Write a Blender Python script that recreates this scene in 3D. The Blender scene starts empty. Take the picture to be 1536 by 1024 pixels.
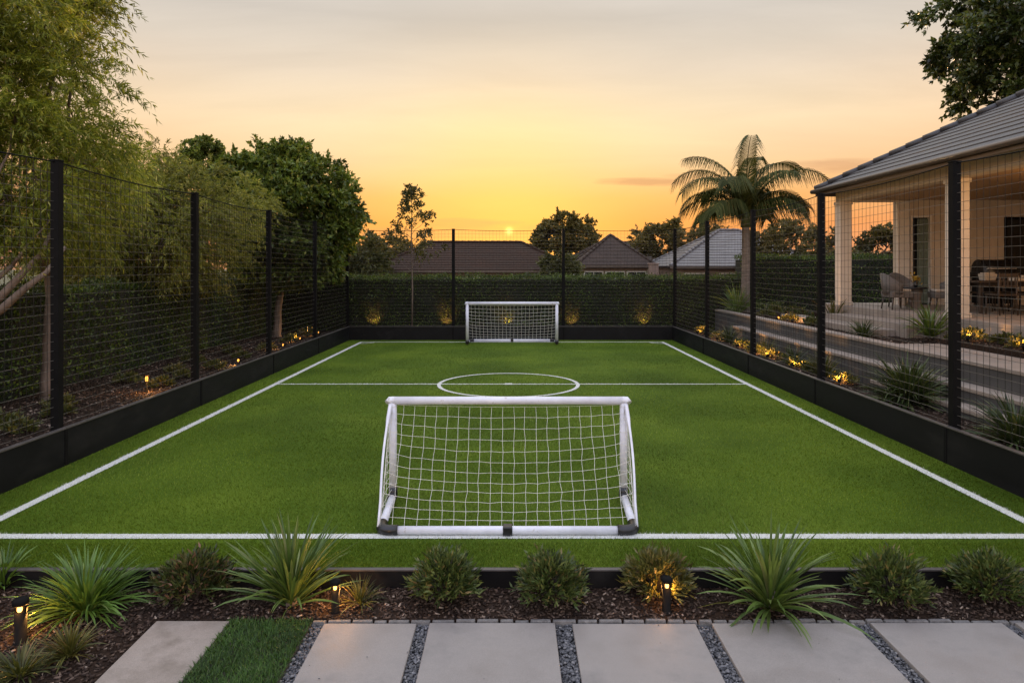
import bpy, math, random
import numpy as np
from mathutils import Vector, Matrix

random.seed(7)
RNG = np.random.default_rng(11)
PI = math.pi
S = bpy.context.scene
COL = S.collection
H, F, CX, CY = 2.5, 1025.0, 769.0, 402.0          # camera height, focal length in photo pixels, vanishing point


def at(px, py, d):
    return ((px - CX) * d / F, d, H - (py - CY) * d / F)


def gx(px, d):
    return (px - CX) * d / F


# ------------------------------------------------------------------ materials
def srgb(r, g, b):
    f = lambda c: (c / 255 / 12.92) if c / 255 <= .04045 else ((c / 255 + .055) / 1.055) ** 2.4
    return (f(r), f(g), f(b), 1)


def c4(c):
    return (c[0], c[1], c[2], 1)


class NT:
    def __init__(self, tree):
        self.t = tree

    def n(self, kind, **kw):
        nd = self.t.nodes.new(kind)
        for k, v in kw.items():
            if k.startswith('i_'):
                key = k[2:]
                key = int(key) if key.isdigit() else key.replace('_', ' ')
                nd.inputs[key].default_value = v
            else:
                setattr(nd, k, v)
        return nd

    def l(self, a, b):
        self.t.links.new(a, b)

    def ramp(self, fac, stops, interp='LINEAR'):
        r = self.n('ShaderNodeValToRGB')
        cr = r.color_ramp
        cr.interpolation = interp
        while len(cr.elements) < len(stops):
            cr.elements.new(.5)
        for e, (p, c) in zip(cr.elements, stops):
            e.position = p
            e.color = c4(c)
        if fac is not None:
            self.l(fac, r.inputs[0])
        return r.outputs[0]

    def math(self, op, a, b=None, clamp=False):
        m = self.n('ShaderNodeMath', operation=op, use_clamp=clamp)
        for i, v in enumerate((a, b)):
            if v is None:
                continue
            if isinstance(v, (int, float)):
                m.inputs[i].default_value = v
            else:
                self.l(v, m.inputs[i])
        return m.outputs[0]

    def mix(self, fac, a, b, blend='MIX'):
        m = self.n('ShaderNodeMix', data_type='RGBA', blend_type=blend)
        for sock, v in ((m.inputs[0], fac), (m.inputs[6], a), (m.inputs[7], b)):
            if isinstance(v, (int, float)):
                sock.default_value = v
            elif isinstance(v, (tuple, list)):
                sock.default_value = c4(v)
            else:
                self.l(v, sock)
        return m.outputs[2]


def newmat(name):
    m = bpy.data.materials.new(name)
    m.use_nodes = True
    m.node_tree.nodes.clear()
    g = NT(m.node_tree)
    out = g.n('ShaderNodeOutputMaterial')
    return m, g, out


def surf(name, stops, scale=6, detail=6, rough=(.5, .7), bump=0, bscale=60, metallic=0, spec=.5, fine=0, fscale=120,
         stretch=None, spots=None):
    """A noise-coloured surface: stops = colour ramp over noise."""
    m, g, out = newmat(name)
    p = g.n('ShaderNodeBsdfPrincipled')
    tc = g.n('ShaderNodeTexCoord').outputs['Object']
    if stretch:
        mp = g.n('ShaderNodeMapping')
        mp.inputs['Scale'].default_value = stretch
        g.l(tc, mp.inputs[0])
        tc = mp.outputs[0]
    nz = g.n('ShaderNodeTexNoise', i_Scale=scale, i_Detail=detail, i_Roughness=.6)
    g.l(tc, nz.inputs['Vector'])
    col = g.ramp(nz.outputs[0], stops)
    if fine:
        n2 = g.n('ShaderNodeTexNoise', i_Scale=fscale, i_Detail=3)
        g.l(tc, n2.inputs['Vector'])
        f2 = g.ramp(n2.outputs[0], [(.3, (1 - fine,) * 3), (.7, (1 + fine * .4,) * 3)])
        col = g.mix(1.0, col, f2, 'MULTIPLY')
    if spots:
        sc, lo, hi, c = spots
        n3 = g.n('ShaderNodeTexNoise', i_Scale=sc, i_Detail=5, i_Roughness=.65)
        g.l(tc, n3.inputs['Vector'])
        f3 = g.ramp(n3.outputs[0], [(lo, (0, 0, 0)), (hi, (1, 1, 1))])
        col = g.mix(f3, col, c)
    g.l(col, p.inputs['Base Color'])
    r = g.n('ShaderNodeMapRange')
    r.inputs['To Min'].default_value, r.inputs['To Max'].default_value = rough
    r.inputs['From Min'].default_value, r.inputs['From Max'].default_value = .3, .7
    g.l(nz.outputs[0], r.inputs[0])
    g.l(r.outputs[0], p.inputs['Roughness'])
    p.inputs['Metallic'].default_value = metallic
    p.inputs['Specular IOR Level'].default_value = spec
    if bump:
        n4 = g.n('ShaderNodeTexNoise', i_Scale=bscale, i_Detail=4)
        g.l(tc, n4.inputs['Vector'])
        b = g.n('ShaderNodeBump', i_Strength=bump, i_Distance=.02)
        g.l(n4.outputs[0], b.inputs['Height'])
        g.l(b.outputs[0], p.inputs['Normal'])
    g.l(p.outputs[0], out.inputs[0])
    return m


def leafmat(name, stops, trans=.3, tcol=1.6, rough=.45, clump=.9, clump_amt=.45, spec=.35):
    """Foliage: each leaf its own shade, broad patches of older and younger growth, light passing through."""
    m, g, out = newmat(name)
    geo = g.n('ShaderNodeNewGeometry')
    col = g.ramp(geo.outputs['Random Per Island'], stops)
    tc = g.n('ShaderNodeTexCoord').outputs['Object']
    nz = g.n('ShaderNodeTexNoise', i_Scale=clump, i_Detail=3)
    g.l(tc, nz.inputs['Vector'])
    f = g.ramp(nz.outputs[0], [(.35, (1 - clump_amt,) * 3), (.65, (1 + clump_amt * .7,) * 3)])
    col = g.mix(1.0, col, f, 'MULTIPLY')
    p = g.n('ShaderNodeBsdfPrincipled')
    p.inputs['Roughness'].default_value = rough
    p.inputs['Specular IOR Level'].default_value = spec
    g.l(col, p.inputs['Base Color'])
    t = g.n('ShaderNodeBsdfTranslucent')
    tcn = g.mix(1.0, col, (tcol * 1.15, tcol, tcol * .55), 'MULTIPLY')
    g.l(tcn, t.inputs[0])
    mx = g.n('ShaderNodeMixShader', i_0=trans)
    g.l(p.outputs[0], mx.inputs[1])
    g.l(t.outputs[0], mx.inputs[2])
    g.l(mx.outputs[0], out.inputs[0])
    return m


def glow(name, col, strength):
    m, g, out = newmat(name)
    e = g.n('ShaderNodeEmission', i_Strength=strength)
    e.inputs[0].default_value = c4(col)
    g.l(e.outputs[0], out.inputs[0])
    return m


M = {}
M['black'] = surf('black powder coat', [(.3, (.006, .006, .006)), (.7, (.010, .0095, .009))], 5, 4, (.6, .75), .08, 300, spec=.06)
M['board'] = surf('charcoal board', [(.3, (.0075, .0075, .008)), (.7, (.0115, .0115, .012))], 3, 6, (.42, .62), .1, 180, stretch=(1, .3, 1), fine=.15, spec=.12, spots=(2.2, .55, .8, (.022, .021, .020)))
M['boardcap'] = surf('board cap', [(.3, (.05, .045, .042)), (.7, (.085, .075, .068))], 9, 4, (.3, .5))  # top trim: reflected sky put into the paler brown colour
M['wire'] = surf('fence wire', [(.3, (.07, .062, .052)), (.7, (.13, .118, .10))], 8, 3, (.4, .55))  # horizontal wires: sky light on their top faces put into the colour
M['wire_shaded'] = surf('shaded fence wire', [(.3, (.012, .011, .010)), (.7, (.022, .020, .018))], 8, 3, (.5, .65), spec=.2)  # upright wires: darker copy, their shade put into the colour
M['white_tube'] = surf('white painted tube', [(.3, (0.5766, 0.589, 0.64)), (.7, (0.7254, 0.741, 0.79))], 7, 6, (.3, .48), .05, 120,
                       spots=(14, .62, .72, (.42, .40, .37)))
M['joint'] = surf('black plastic', [(.3, (.01, .01, .011)), (.7, (.022, .022, .024))], 9, 4, (.3, .45))
M['net'] = surf('net cord', [(.3, (.60, .59, .52)), (.7, (.80, .79, .72))], 30, 3, (.7, .9))
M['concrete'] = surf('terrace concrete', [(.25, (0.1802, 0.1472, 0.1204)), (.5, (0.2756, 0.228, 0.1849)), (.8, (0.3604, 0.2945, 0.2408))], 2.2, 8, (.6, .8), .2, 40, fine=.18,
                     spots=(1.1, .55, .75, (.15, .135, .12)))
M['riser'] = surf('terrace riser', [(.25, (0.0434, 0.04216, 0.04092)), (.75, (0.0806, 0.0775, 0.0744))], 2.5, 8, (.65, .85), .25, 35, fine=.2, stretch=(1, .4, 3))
M['render'] = surf('house render', [(.3, (.52, .45, .36)), (.7, (.62, .54, .44))], 1.6, 7, (.7, .85), .12, 90, fine=.08)
M['beamwood'] = surf('painted beam', [(.3, (.46, .40, .32)), (.7, (.55, .48, .39))], 3, 6, (.5, .7), .1, 60, stretch=(4, .4, 4))
M['soffit'] = surf('timber soffit', [(.3, (.30, .19, .10)), (.7, (.42, .28, .16))], 4, 5, (.45, .6), .1, 30, stretch=(8, .5, 1))
M['roof'] = surf('slate roof', [(.25, (0.01904, 0.01989, 0.02295)), (.55, (0.0374, 0.03779, 0.04208)), (.8, (0.068, 0.0663, 0.07012))], 3.2, 8, (.4, .62), .3, 30, fine=.3, fscale=40)
M['gutter'] = surf('bronze gutter', [(.3, (.07, .055, .045)), (.7, (.11, .09, .075))], 5, 4, (.3, .45), metallic=.3)
M['roof_brown'] = surf('weathered brown tiles', [(.25, (0.02614, 0.01432, 0.009437)), (.55, (0.0392, 0.02196, 0.01452)), (.8, (0.05489, 0.03151, 0.02105))], 1.0, 8, (.65, .85), .3, 12, fine=.35, fscale=9, spec=.15)
M['roof_grey'] = surf('grey concrete tiles', [(.25, (0.0359, 0.02592, 0.02096)), (.55, (0.05222, 0.03758, 0.02994)), (.8, (0.07507, 0.05443, 0.04277))], 1.0, 8, (.6, .8), .3, 12, fine=.35, fscale=9, spec=.15)
M['roof_pale'] = surf('pale metal roof', [(.25, (0.096, 0.09216, 0.09408)), (.55, (0.1392, 0.1336, 0.1344)), (.8, (0.1728, 0.1659, 0.1658))], 1.0, 7, (.3, .45), .15, 12, fine=.2, fscale=9)
M['brick'] = surf('dull brick wall', [(.3, (.16, .11, .085)), (.7, (.24, .17, .13))], 4, 6, (.7, .85), .2, 20)
M['far_render'] = surf('pale wall', [(.3, (.34, .31, .27)), (.7, (.42, .38, .33))], 2, 6, (.7, .85), .1, 20)
M['trim'] = surf('white trim', [(.3, (.56, .53, .48)), (.7, (.66, .62, .56))], 4, 5, (.4, .55))
M['wicker'] = surf('grey wicker', [(.3, (.08, .07, .062)), (.7, (.17, .15, .135))], 60, 3, (.6, .75), .5, 90, stretch=(1, 1, 4))
M['darkwood'] = surf('dark timber', [(.3, (.028, .02, .015)), (.7, (.06, .042, .03))], 6, 6, (.4, .6), .1, 40, stretch=(6, 1, 1))
M['steel'] = surf('dark steel', [(.3, (.02, .02, .021)), (.7, (.04, .04, .042))], 6, 4, (.25, .4), metallic=.6)
M['fabric'] = surf('cream fabric', [(.3, (.36, .31, .25)), (.7, (.46, .40, .33))], 20, 4, (.8, .95), .2, 120)
M['curtain'] = surf('pale green curtain', [(.3, (.10, .14, .115)), (.7, (.17, .22, .185))], 3, 3, (.7, .9), .3, 9, stretch=(14, 14, .4))
M['paver'] = surf('sandstone paver', [(.2, (0.1948, 0.1761, 0.1589)), (.5, (0.2489, 0.2284, 0.208)), (.8, (0.2959, 0.2731, 0.2492))], 2.6, 9, (.5, .72), .14, 140, fine=.16, fscale=170,
                  spots=(2.6, .50, .72, (.185, .172, .158)))
M['paver_stained'] = surf('stained paver', [(.2, (0.1961, 0.1625, 0.1316)), (.5, (0.2747, 0.2305, 0.1918)), (.8, (0.3217, 0.2758, 0.2332))], 3.4, 9, (.5, .75), .18, 120, fine=.2, fscale=150,
                          spots=(4.2, .50, .72, (.17, .14, .11)))
M['pebble'] = leafmat('grey pebble', [(0, (0.0351, 0.03666, 0.04134)), (.5, (0.0858, 0.08814, 0.09516)), (.85, (0.1482, 0.1482, 0.156)), (1, (0.234, 0.2262, 0.2184))], 0, rough=.65, clump=8, clump_amt=.2)
M['edgestone'] = surf('edging stone', [(.3, (.10, .095, .09)), (.7, (.19, .18, .17))], 25, 5, (.6, .8), .4, 60, fine=.3)
M['gravelbase'] = surf('gravel bed', [(.3, (.03, .03, .033)), (.7, (.08, .08, .085))], 60, 4, (.8, .95), .6, 80)
M['mulch'] = surf('bark mulch', [(.25, (0.014, 0.0085, 0.006)), (.55, (0.034, 0.02125, 0.01425)), (.8, (0.06, 0.03825, 0.02625))], 16, 8, (.8, .95), .9, 45, fine=.4, fscale=70, spec=.08)
M['chip'] = leafmat('bark chip', [(0, (0.0147, 0.0099, 0.008)), (.45, (0.0399, 0.0261, 0.0192)), (.8, (0.08925, 0.0594, 0.0424)), (.96, (0.1365, 0.099, 0.076)), (1, (0.378, 0.297, 0.232))], 0, rough=.75, clump=3, clump_amt=.25, spec=.15)
M['soil'] = surf('dark garden soil', [(.25, (.02, .016, .012)), (.75, (.05, .042, .03))], 1.5, 8, (.85, .95), .6, 20)
M['field'] = surf('distant ground', [(.25, (.035, .05, .02)), (.5, (.06, .07, .03)), (.8, (.09, .085, .05))], .12, 8, (.85, .95))
M['bark'] = surf('grey brown bark', [(.25, (0.07605, 0.05577, 0.04259)), (.55, (0.1622, 0.1217, 0.09329)), (.8, (0.2636, 0.2028, 0.1622))], 9, 8, (.75, .9), .7, 24, stretch=(1, 1, .25))
M['darkbark'] = surf('dark bark', [(.25, (.025, .02, .015)), (.75, (.08, .062, .048))], 9, 8, (.8, .9), .7, 24, stretch=(1, 1, .25))
M['palmbark'] = surf('palm trunk', [(.25, (.07, .055, .045)), (.55, (.17, .14, .115)), (.8, (.26, .22, .18))], 5, 8, (.75, .9), .8, 10, stretch=(1, 1, 5))
M['feather'] = leafmat('feathery olive leaf', [(0, (0.07554, 0.1068, 0.01508)), (.5, (0.1763, 0.224, 0.03013)), (.9, (0.3148, 0.3436, 0.06026)), (1, (0.428, 0.407, 0.1291))], .5, clump=.7, clump_amt=.5)
M['feather2'] = leafmat('pale olive leaf', [(0, (0.09336, 0.1176, 0.02186)), (.5, (0.1971, 0.2244, 0.04371)), (.9, (0.3112, 0.3205, 0.08197)), (1, (0.4149, 0.3847, 0.1458))], .5, clump=.8, clump_amt=.45)
M['broad'] = leafmat('broad dark leaf', [(0, (0.04173, 0.06732, 0.01256)), (.5, (0.08868, 0.1346, 0.02334)), (.9, (0.1695, 0.2132, 0.03949)), (1, (0.287, 0.2693, 0.07181))], .28, clump=1.0, clump_amt=.55, rough=.4)
M['broad2'] = leafmat('large tree leaf', [(0, (0.0216, 0.036, 0.0096)), (.5, (0.0504, 0.0792, 0.0192)), (.9, (0.09, 0.12, 0.0336)), (1, (0.144, 0.156, 0.06))], .28, clump=.55, clump_amt=.55, rough=.35, spec=.5)
M['far_leaf_hazed'] = leafmat('hazed far tree leaf', [(0, (0.05016, 0.0504, 0.0156)), (.5, (0.09576, 0.09, 0.02808)), (1, (0.171, 0.135, 0.0468))], .3, clump=.4, clump_amt=.4)  # evening haze put into the colour: leaves lightened and warmed
M['far_light'] = leafmat('far pale leaf', [(0, (.05, .06, .018)), (.5, (.085, .095, .03)), (1, (.12, .12, .05))], .35, clump=.4, clump_amt=.4)
M['young'] = leafmat('young tree leaf', [(0, (.03, .034, .008)), (.5, (.065, .068, .016)), (1, (.11, .10, .03))], .3, clump=2, clump_amt=.3)
M['hedge'] = leafmat('hedge leaf', [(0, (0.01968, 0.03796, 0.007217)), (.5, (0.04921, 0.08352, 0.01443)), (.9, (0.09842, 0.1481, 0.02646)), (1, (0.164, 0.2087, 0.04211))], .28, clump=1.4, clump_amt=.5)
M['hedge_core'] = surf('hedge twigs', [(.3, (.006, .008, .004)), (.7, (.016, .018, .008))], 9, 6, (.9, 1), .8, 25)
M['yucca'] = leafmat('strap leaf', [(0, (0.05638, 0.101, 0.02137)), (.5, (0.09733, 0.1604, 0.03562)), (.9, (0.1537, 0.2137, 0.05937)), (1, (0.246, 0.2494, 0.1069))], .22, clump=5, clump_amt=.3, rough=.38)
M['palm_leaf'] = leafmat('palm leaflet', [(0, (.024, .034, .009)), (.5, (.050, .062, .015)), (1, (.10, .10, .03))], .15, clump=1, clump_amt=.3, rough=.65, spec=.12)
M['yucca_dark'] = leafmat('dark strap leaf', [(0, (.025, .042, .012)), (.5, (.05, .075, .022)), (.9, (.09, .115, .04)), (1, (.14, .15, .06))], .2, clump=5, clump_amt=.3, rough=.38)
M['fresh'] = leafmat('fresh strap leaf', [(0, (0.05225, 0.1, 0.016)), (.5, (0.09025, 0.17, 0.028)), (.9, (0.133, 0.23, 0.05)), (1, (0.209, 0.26, 0.09))], .28, clump=5, clump_amt=.3, rough=.4)
M['shrub'] = leafmat('shrub leaf', [(0, (0.0308, 0.0504, 0.014)), (.5, (0.07, 0.105, 0.028)), (.9, (0.133, 0.161, 0.049)), (1, (0.238, 0.168, 0.07))], .22, clump=6, clump_amt=.35, rough=.42)
M['bronze'] = leafmat('bronze shrub leaf', [(0, (.028, .040, .012)), (.55, (.060, .082, .022)), (.8, (.10, .10, .035)), (.92, (.18, .10, .055)), (1, (.28, .14, .10))], .22, clump=6, clump_amt=.35, rough=.42)
M['olive_shrub'] = leafmat('olive shrub leaf', [(0, (0.048, 0.054, 0.012)), (.5, (0.102, 0.1056, 0.0264)), (.9, (0.156, 0.144, 0.048)), (1, (0.24, 0.168, 0.072))], .25, clump=6, clump_amt=.35, rough=.42)
M['cover'] = leafmat('ground cover leaf', [(0, (.035, .045, .012)), (.5, (.075, .088, .022)), (.9, (.13, .13, .04)), (1, (.20, .15, .06))], .3, clump=4, clump_amt=.3)
M['lawn'] = leafmat('lawn blade', [(0, (0.0207, 0.05175, 0.0069)), (.5, (0.0414, 0.09775, 0.0138)), (.9, (0.069, 0.1437, 0.023)), (1, (0.138, 0.184, 0.0575))], .25, clump=3, clump_amt=.25, rough=.5)
M['turf_blade'] = leafmat('turf fibre', [(0, (0.03849, 0.0672, 0.004104)), (.5, (0.08727, 0.1345, 0.008208)), (.85, (0.1347, 0.1946, 0.01436)), (1, (0.231, 0.2781, 0.0513))], .12, clump=.42, clump_amt=.44, rough=.55, spec=.12)
M['line_blade'] = leafmat('white fibre', [(0, (.55, .56, .52)), (1, (.78, .78, .75))], .1, clump=9, clump_amt=.1, rough=.6)
M['lens'] = glow('warm lens', (1, .46, .11), 6)
M['lens_small'] = glow('warm small lens', (1, .38, .06), 3.2)


def turfmat():
    m, g, out = newmat('artificial turf')
    p = g.n('ShaderNodeBsdfPrincipled')
    tc = g.n('ShaderNodeTexCoord').outputs['Object']
    n1 = g.n('ShaderNodeTexNoise', i_Scale=.5, i_Detail=4)
    n2 = g.n('ShaderNodeTexNoise', i_Scale=38, i_Detail=4)
    n3 = g.n('ShaderNodeTexNoise', i_Scale=160, i_Detail=2)
    for n in (n1, n2, n3):
        g.l(tc, n.inputs['Vector'])
    col = g.ramp(n1.outputs[0], [(.32, (.050, .092, .006)), (.5, (.076, .130, .009)), (.66, (.110, .168, .013))])
    col = g.mix(1.0, col, g.ramp(n2.outputs[0], [(.3, (.72,) * 3), (.7, (1.2,) * 3)]), 'MULTIPLY')
    col = g.mix(1.0, col, g.ramp(n3.outputs[0], [(.3, (.75,) * 3), (.7, (1.15,) * 3)]), 'MULTIPLY')
    g.l(col, p.inputs['Base Color'])
    p.inputs['Roughness'].default_value = .75
    p.inputs['Specular IOR Level'].default_value = .08
    b = g.n('ShaderNodeBump', i_Strength=.6, i_Distance=.02)
    g.l(n3.outputs[0], b.inputs['Height'])
    g.l(b.outputs[0], p.inputs['Normal'])
    g.l(p.outputs[0], out.inputs[0])
    return m


M['turf'] = turfmat()
M['line'] = surf('white line', [(.3, (.50, .52, .47)), (.7, (.70, .70, .66))], 50, 3, (.7, .85), .4, 160, fine=.2)


def glassmat():
    m, g, out = newmat('dark window glass')
    p = g.n('ShaderNodeBsdfPrincipled')
    p.inputs['Base Color'].default_value = (.015, .017, .02, 1)
    p.inputs['Roughness'].default_value = .06
    tc = g.n('ShaderNodeTexCoord').outputs['Object']
    nz = g.n('ShaderNodeTexNoise', i_Scale=1.5)
    g.l(tc, nz.inputs['Vector'])
    b = g.n('ShaderNodeBump', i_Strength=.04, i_Distance=.05)
    g.l(nz.outputs[0], b.inputs['Height'])
    g.l(b.outputs[0], p.inputs['Normal'])
    g.l(p.outputs[0], out.inputs[0])
    return m


M['glass'] = glassmat()


# ------------------------------------------------------------------ mesh building
def link(o, parent=None):
    COL.objects.link(o)
    if parent is not None:
        o.parent = parent
    return o


def tag(o, label=None, cat=None, group=None, kind=None):
    if label: o['label'] = label
    if cat: o['category'] = cat
    if group: o['group'] = group
    if kind: o['kind'] = kind
    return o


def empty(name, loc, label, cat, group=None):
    o = bpy.data.objects.new(name, None)
    o.empty_display_size = .2
    o.location = loc
    link(o)
    return tag(o, label, cat, group)


def copy_tree(o, parent=None):
    c = o.copy()
    COL.objects.link(c)
    if parent is not None:
        c.parent = parent
    for ch in o.children:
        copy_tree(ch, c)
    return c


def np_obj(name, V, Fc, mats, parent=None, midx=None, smooth=False):
    """One object from numpy arrays: V (n,3) world points, Fc (m,k) faces of k corners."""
    V = np.asarray(V, dtype=np.float32).reshape(-1, 3)
    Fc = np.asarray(Fc, dtype=np.int32)
    if parent is not None:
        V = V - np.array(parent.location, dtype=np.float32)
    me = bpy.data.meshes.new(name)
    k = Fc.shape[1]
    me.vertices.add(len(V))
    me.vertices.foreach_set('co', V.ravel())
    me.loops.add(Fc.size)
    me.loops.foreach_set('vertex_index', Fc.ravel())
    me.polygons.add(len(Fc))
    me.polygons.foreach_set('loop_start', np.arange(0, Fc.size, k, dtype=np.int32))
    for m in mats:
        me.materials.append(m)
    if midx is not None:
        me.polygons.foreach_set('material_index', np.asarray(midx, dtype=np.int32))
    if smooth:
        me.polygons.foreach_set('use_smooth', np.ones(len(Fc), dtype=bool))
    me.update(calc_edges=True)
    me.validate()
    return link(bpy.data.objects.new(name, me), parent)


class MB:
    def __init__(self):
        self.v, self.f, self.m, self.s = [], [], [], []

    def face(self, idx, mi=0, sm=False):
        self.f.append(tuple(idx)); self.m.append(mi); self.s.append(sm)

    def box(self, x0, x1, y0, y1, z0, z1, mi=0):
        b = len(self.v)
        self.v += [(x, y, z) for z in (z0, z1) for y in (y0, y1) for x in (x0, x1)]
        for q in ((0, 2, 3, 1), (4, 5, 7, 6), (0, 1, 5, 4), (2, 6, 7, 3), (0, 4, 6, 2), (1, 3, 7, 5)):
            self.face([b + i for i in q], mi)
        return self

    def hexa(self, p, mi=0):
        """Eight corners: bottom ring then top ring, both counter-clockwise from above."""
        b = len(self.v)
        self.v += [tuple(q) for q in p]
        for q in ((0, 3, 2, 1), (4, 5, 6, 7), (0, 1, 5, 4), (1, 2, 6, 5), (2, 3, 7, 6), (3, 0, 4, 7)):
            self.face([b + i for i in q], mi)
        return self

    def poly(self, pts, mi=0):
        b = len(self.v)
        self.v += [tuple(p) for p in pts]
        self.face(range(b, b + len(pts)), mi)
        return self

    def tube(self, pts, r, n=8, mi=0, cap=True, sm=True, up=None):
        pts = [Vector(p) for p in pts]
        rs = r if isinstance(r, (list, tuple)) else [r] * len(pts)
        b = len(self.v)
        ref = Vector(up) if up else None
        for i, p in enumerate(pts):
            a = pts[max(i - 1, 0)]
            c = pts[min(i + 1, len(pts) - 1)]
            t = (c - a).normalized()
            if ref is None:
                ref = Vector((0, 0, 1)) if abs(t.z) < .9 else Vector((1, 0, 0))
            u = t.cross(ref)
            if u.length < 1e-5:
                u = t.cross(Vector((1, .3, .2)))
            u.normalize()
            w = u.cross(t).normalized()
            ref = w
            for k in range(n):
                ang = 2 * PI * (k + .5) / n
                self.v.append(tuple(p + u * (math.cos(ang) * rs[i]) + w * (math.sin(ang) * rs[i])))
        for i in range(len(pts) - 1):
            for k in range(n):
                q = (b + i * n + k, b + i * n + (k + 1) % n, b + (i + 1) * n + (k + 1) % n, b + (i + 1) * n + k)
                self.face(q, mi, sm and n > 4)
        if cap:
            self.face([b + k for k in range(n)][::-1], mi)
            e = b + (len(pts) - 1) * n
            self.face([e + k for k in range(n)], mi)
        return self

    def lathe(self, c, prof, n=20, mi=0, sm=True):
        b = len(self.v)
        for (r, z) in prof:
            for k in range(n):
                a = 2 * PI * k / n
                self.v.append((c[0] + r * math.cos(a), c[1] + r * math.sin(a), c[2] + z))
        for i in range(len(prof) - 1):
            for k in range(n):
                self.face((b + i * n + k, b + i * n + (k + 1) % n, b + (i + 1) * n + (k + 1) % n, b + (i + 1) * n + k), mi, sm)
        self.face([b + k for k in range(n)][::-1], mi)
        e = b + (len(prof) - 1) * n
        self.face([e + k for k in range(n)], mi)
        return self

    def build(self, name, mats, parent=None, bevel=0, seg=2):
        if not isinstance(mats, (list, tuple)):
            mats = [mats]
        off = Vector(parent.location) if parent is not None else Vector((0, 0, 0))
        if parent is not None and parent.parent is not None:
            off = off + Vector(parent.parent.location)
        me = bpy.data.meshes.new(name)
        me.from_pydata([(x - off.x, y - off.y, z - off.z) for x, y, z in self.v], [], self.f)
        for m in mats:
            me.materials.append(m)
        me.polygons.foreach_set('material_index', self.m)
        me.polygons.foreach_set('use_smooth', self.s)
        me.update()
        o = link(bpy.data.objects.new(name, me), parent)
        if bevel:
            bv = o.modifiers.new('edge', 'BEVEL')
            bv.width = bevel
            bv.segments = seg
            bv.limit_method = 'ANGLE'
        return o


def norm(a):
    return a / np.maximum(np.linalg.norm(a, axis=-1, keepdims=True), 1e-9)


def rvec(n):
    return norm(RNG.normal(size=(n, 3)))


def leaf_quads(pos, d, L, W, bend=.25):
    """Diamond leaves, one quad each: pos base points, d directions."""
    n = len(pos)
    d = norm(d)
    s = norm(np.cross(d, rvec(n)))
    nn = np.cross(s, d)
    L = np.broadcast_to(np.asarray(L, dtype=float), (n,))[:, None]
    W = np.broadcast_to(np.asarray(W, dtype=float), (n,))[:, None]
    mid = pos + d * L * .42 + nn * L * bend * .25
    tip = pos + d * L
    V = np.stack([pos, mid + s * W * .5, tip, mid - s * W * .5], axis=1).reshape(-1, 3)
    return V, np.arange(n * 4).reshape(-1, 4)


def strips(base, az, el, L, W, droop, seg=5, fold=.25, wprof=None):
    """Strap leaves: each a strip of seg lengths, three points across (a folded blade) that arches over by droop radians."""
    n = len(base)
    s = np.linspace(0, 1, seg + 1)
    if wprof is None:
        wprof = np.interp(s, [0, .15, .5, .85, 1], [.55, .8, 1, .55, .03])
    ang = el[:, None] - droop[:, None] * s[None, :] ** 1.4
    dl = (L / seg)[:, None]
    h = np.cumsum(np.cos(ang) * dl, axis=1) - np.cos(ang[:, :1]) * dl
    z = np.cumsum(np.sin(ang) * dl, axis=1) - np.sin(ang[:, :1]) * dl
    ca, sa = np.cos(az)[:, None], np.sin(az)[:, None]
    P = np.stack([base[:, 0:1] + h * ca, base[:, 1:2] + h * sa, base[:, 2:3] + z], axis=2)
    side = np.stack([-sa * np.ones_like(h), ca * np.ones_like(h), np.zeros_like(h)], axis=2)
    up = np.stack([-np.sin(ang) * ca, -np.sin(ang) * sa, np.cos(ang)], axis=2)
    w = (W[:, None] * wprof[None, :])[:, :, None] * .5
    tw = RNG.normal(0, .35, n)[:, None, None]
    sd = side * np.cos(tw) + up * np.sin(tw)
    A = P + sd * w + up * w * fold
    B = P - up * w * fold
    C = P - sd * w + up * w * fold
    V = np.stack([A, B, C], axis=2).reshape(-1, 3)
    q = []
    k = (seg + 1) * 3
    for i in range(seg):
        for j in range(2):
            q.append((i * 3 + j, i * 3 + j + 1, (i + 1) * 3 + j + 1, (i + 1) * 3 + j))
    q = np.array(q)
    Fc = (np.arange(n)[:, None, None] * k + q[None]).reshape(-1, 4)
    return V, Fc


def join(parts):
    V, Fc, off = [], [], 0
    for v, f in parts:
        V.append(v); Fc.append(f + off); off += len(v)
    return np.concatenate(V), np.concatenate(Fc)


# ------------------------------------------------------------------ plants
def clump_plant(name, loc, mat, n, L, W, spread, label, cat='plant', group=None, el=(.3, 1.5), droop=(.3, 1.3), seg=5, part=None, stump=None, xmin=None):
    root = empty(name, loc, label, cat, group)
    a = RNG.uniform(0, 2 * PI, n)
    u = RNG.uniform(0, 1, n) ** .8
    e = el[0] + (el[1] - el[0]) * u
    r = spread * np.sqrt(RNG.uniform(0, 1, n)) * (1.05 - u * .8)
    b = np.stack([loc[0] + r * np.cos(a), loc[1] + r * np.sin(a), np.full(n, loc[2]) + RNG.uniform(-.01, .03, n)], axis=1)
    Ls = L * RNG.uniform(.6, 1.08, n)
    dr = RNG.uniform(droop[0], droop[1], n) * (1.15 - .55 * u)
    V, Fc = strips(b, a + RNG.normal(0, .35, n), e, Ls, W * RNG.uniform(.7, 1.15, n), dr, seg)
    V[:, 2] = np.maximum(V[:, 2], loc[2] + .004)
    if xmin is not None:
        V[:, 0] = np.where(V[:, 0] < xmin, xmin - (V[:, 0] - xmin) * .15, V[:, 0])
    np_obj('foliage', V, Fc, [mat], root, smooth=True)
    if stump:
        m = MB()
        m.tube([(loc[0], loc[1], loc[2] - .03), (loc[0] + .01, loc[1], loc[2] + stump)], [.055, .03], 9)
        m.build('stem', M['bark'], root)
    return root


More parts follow.
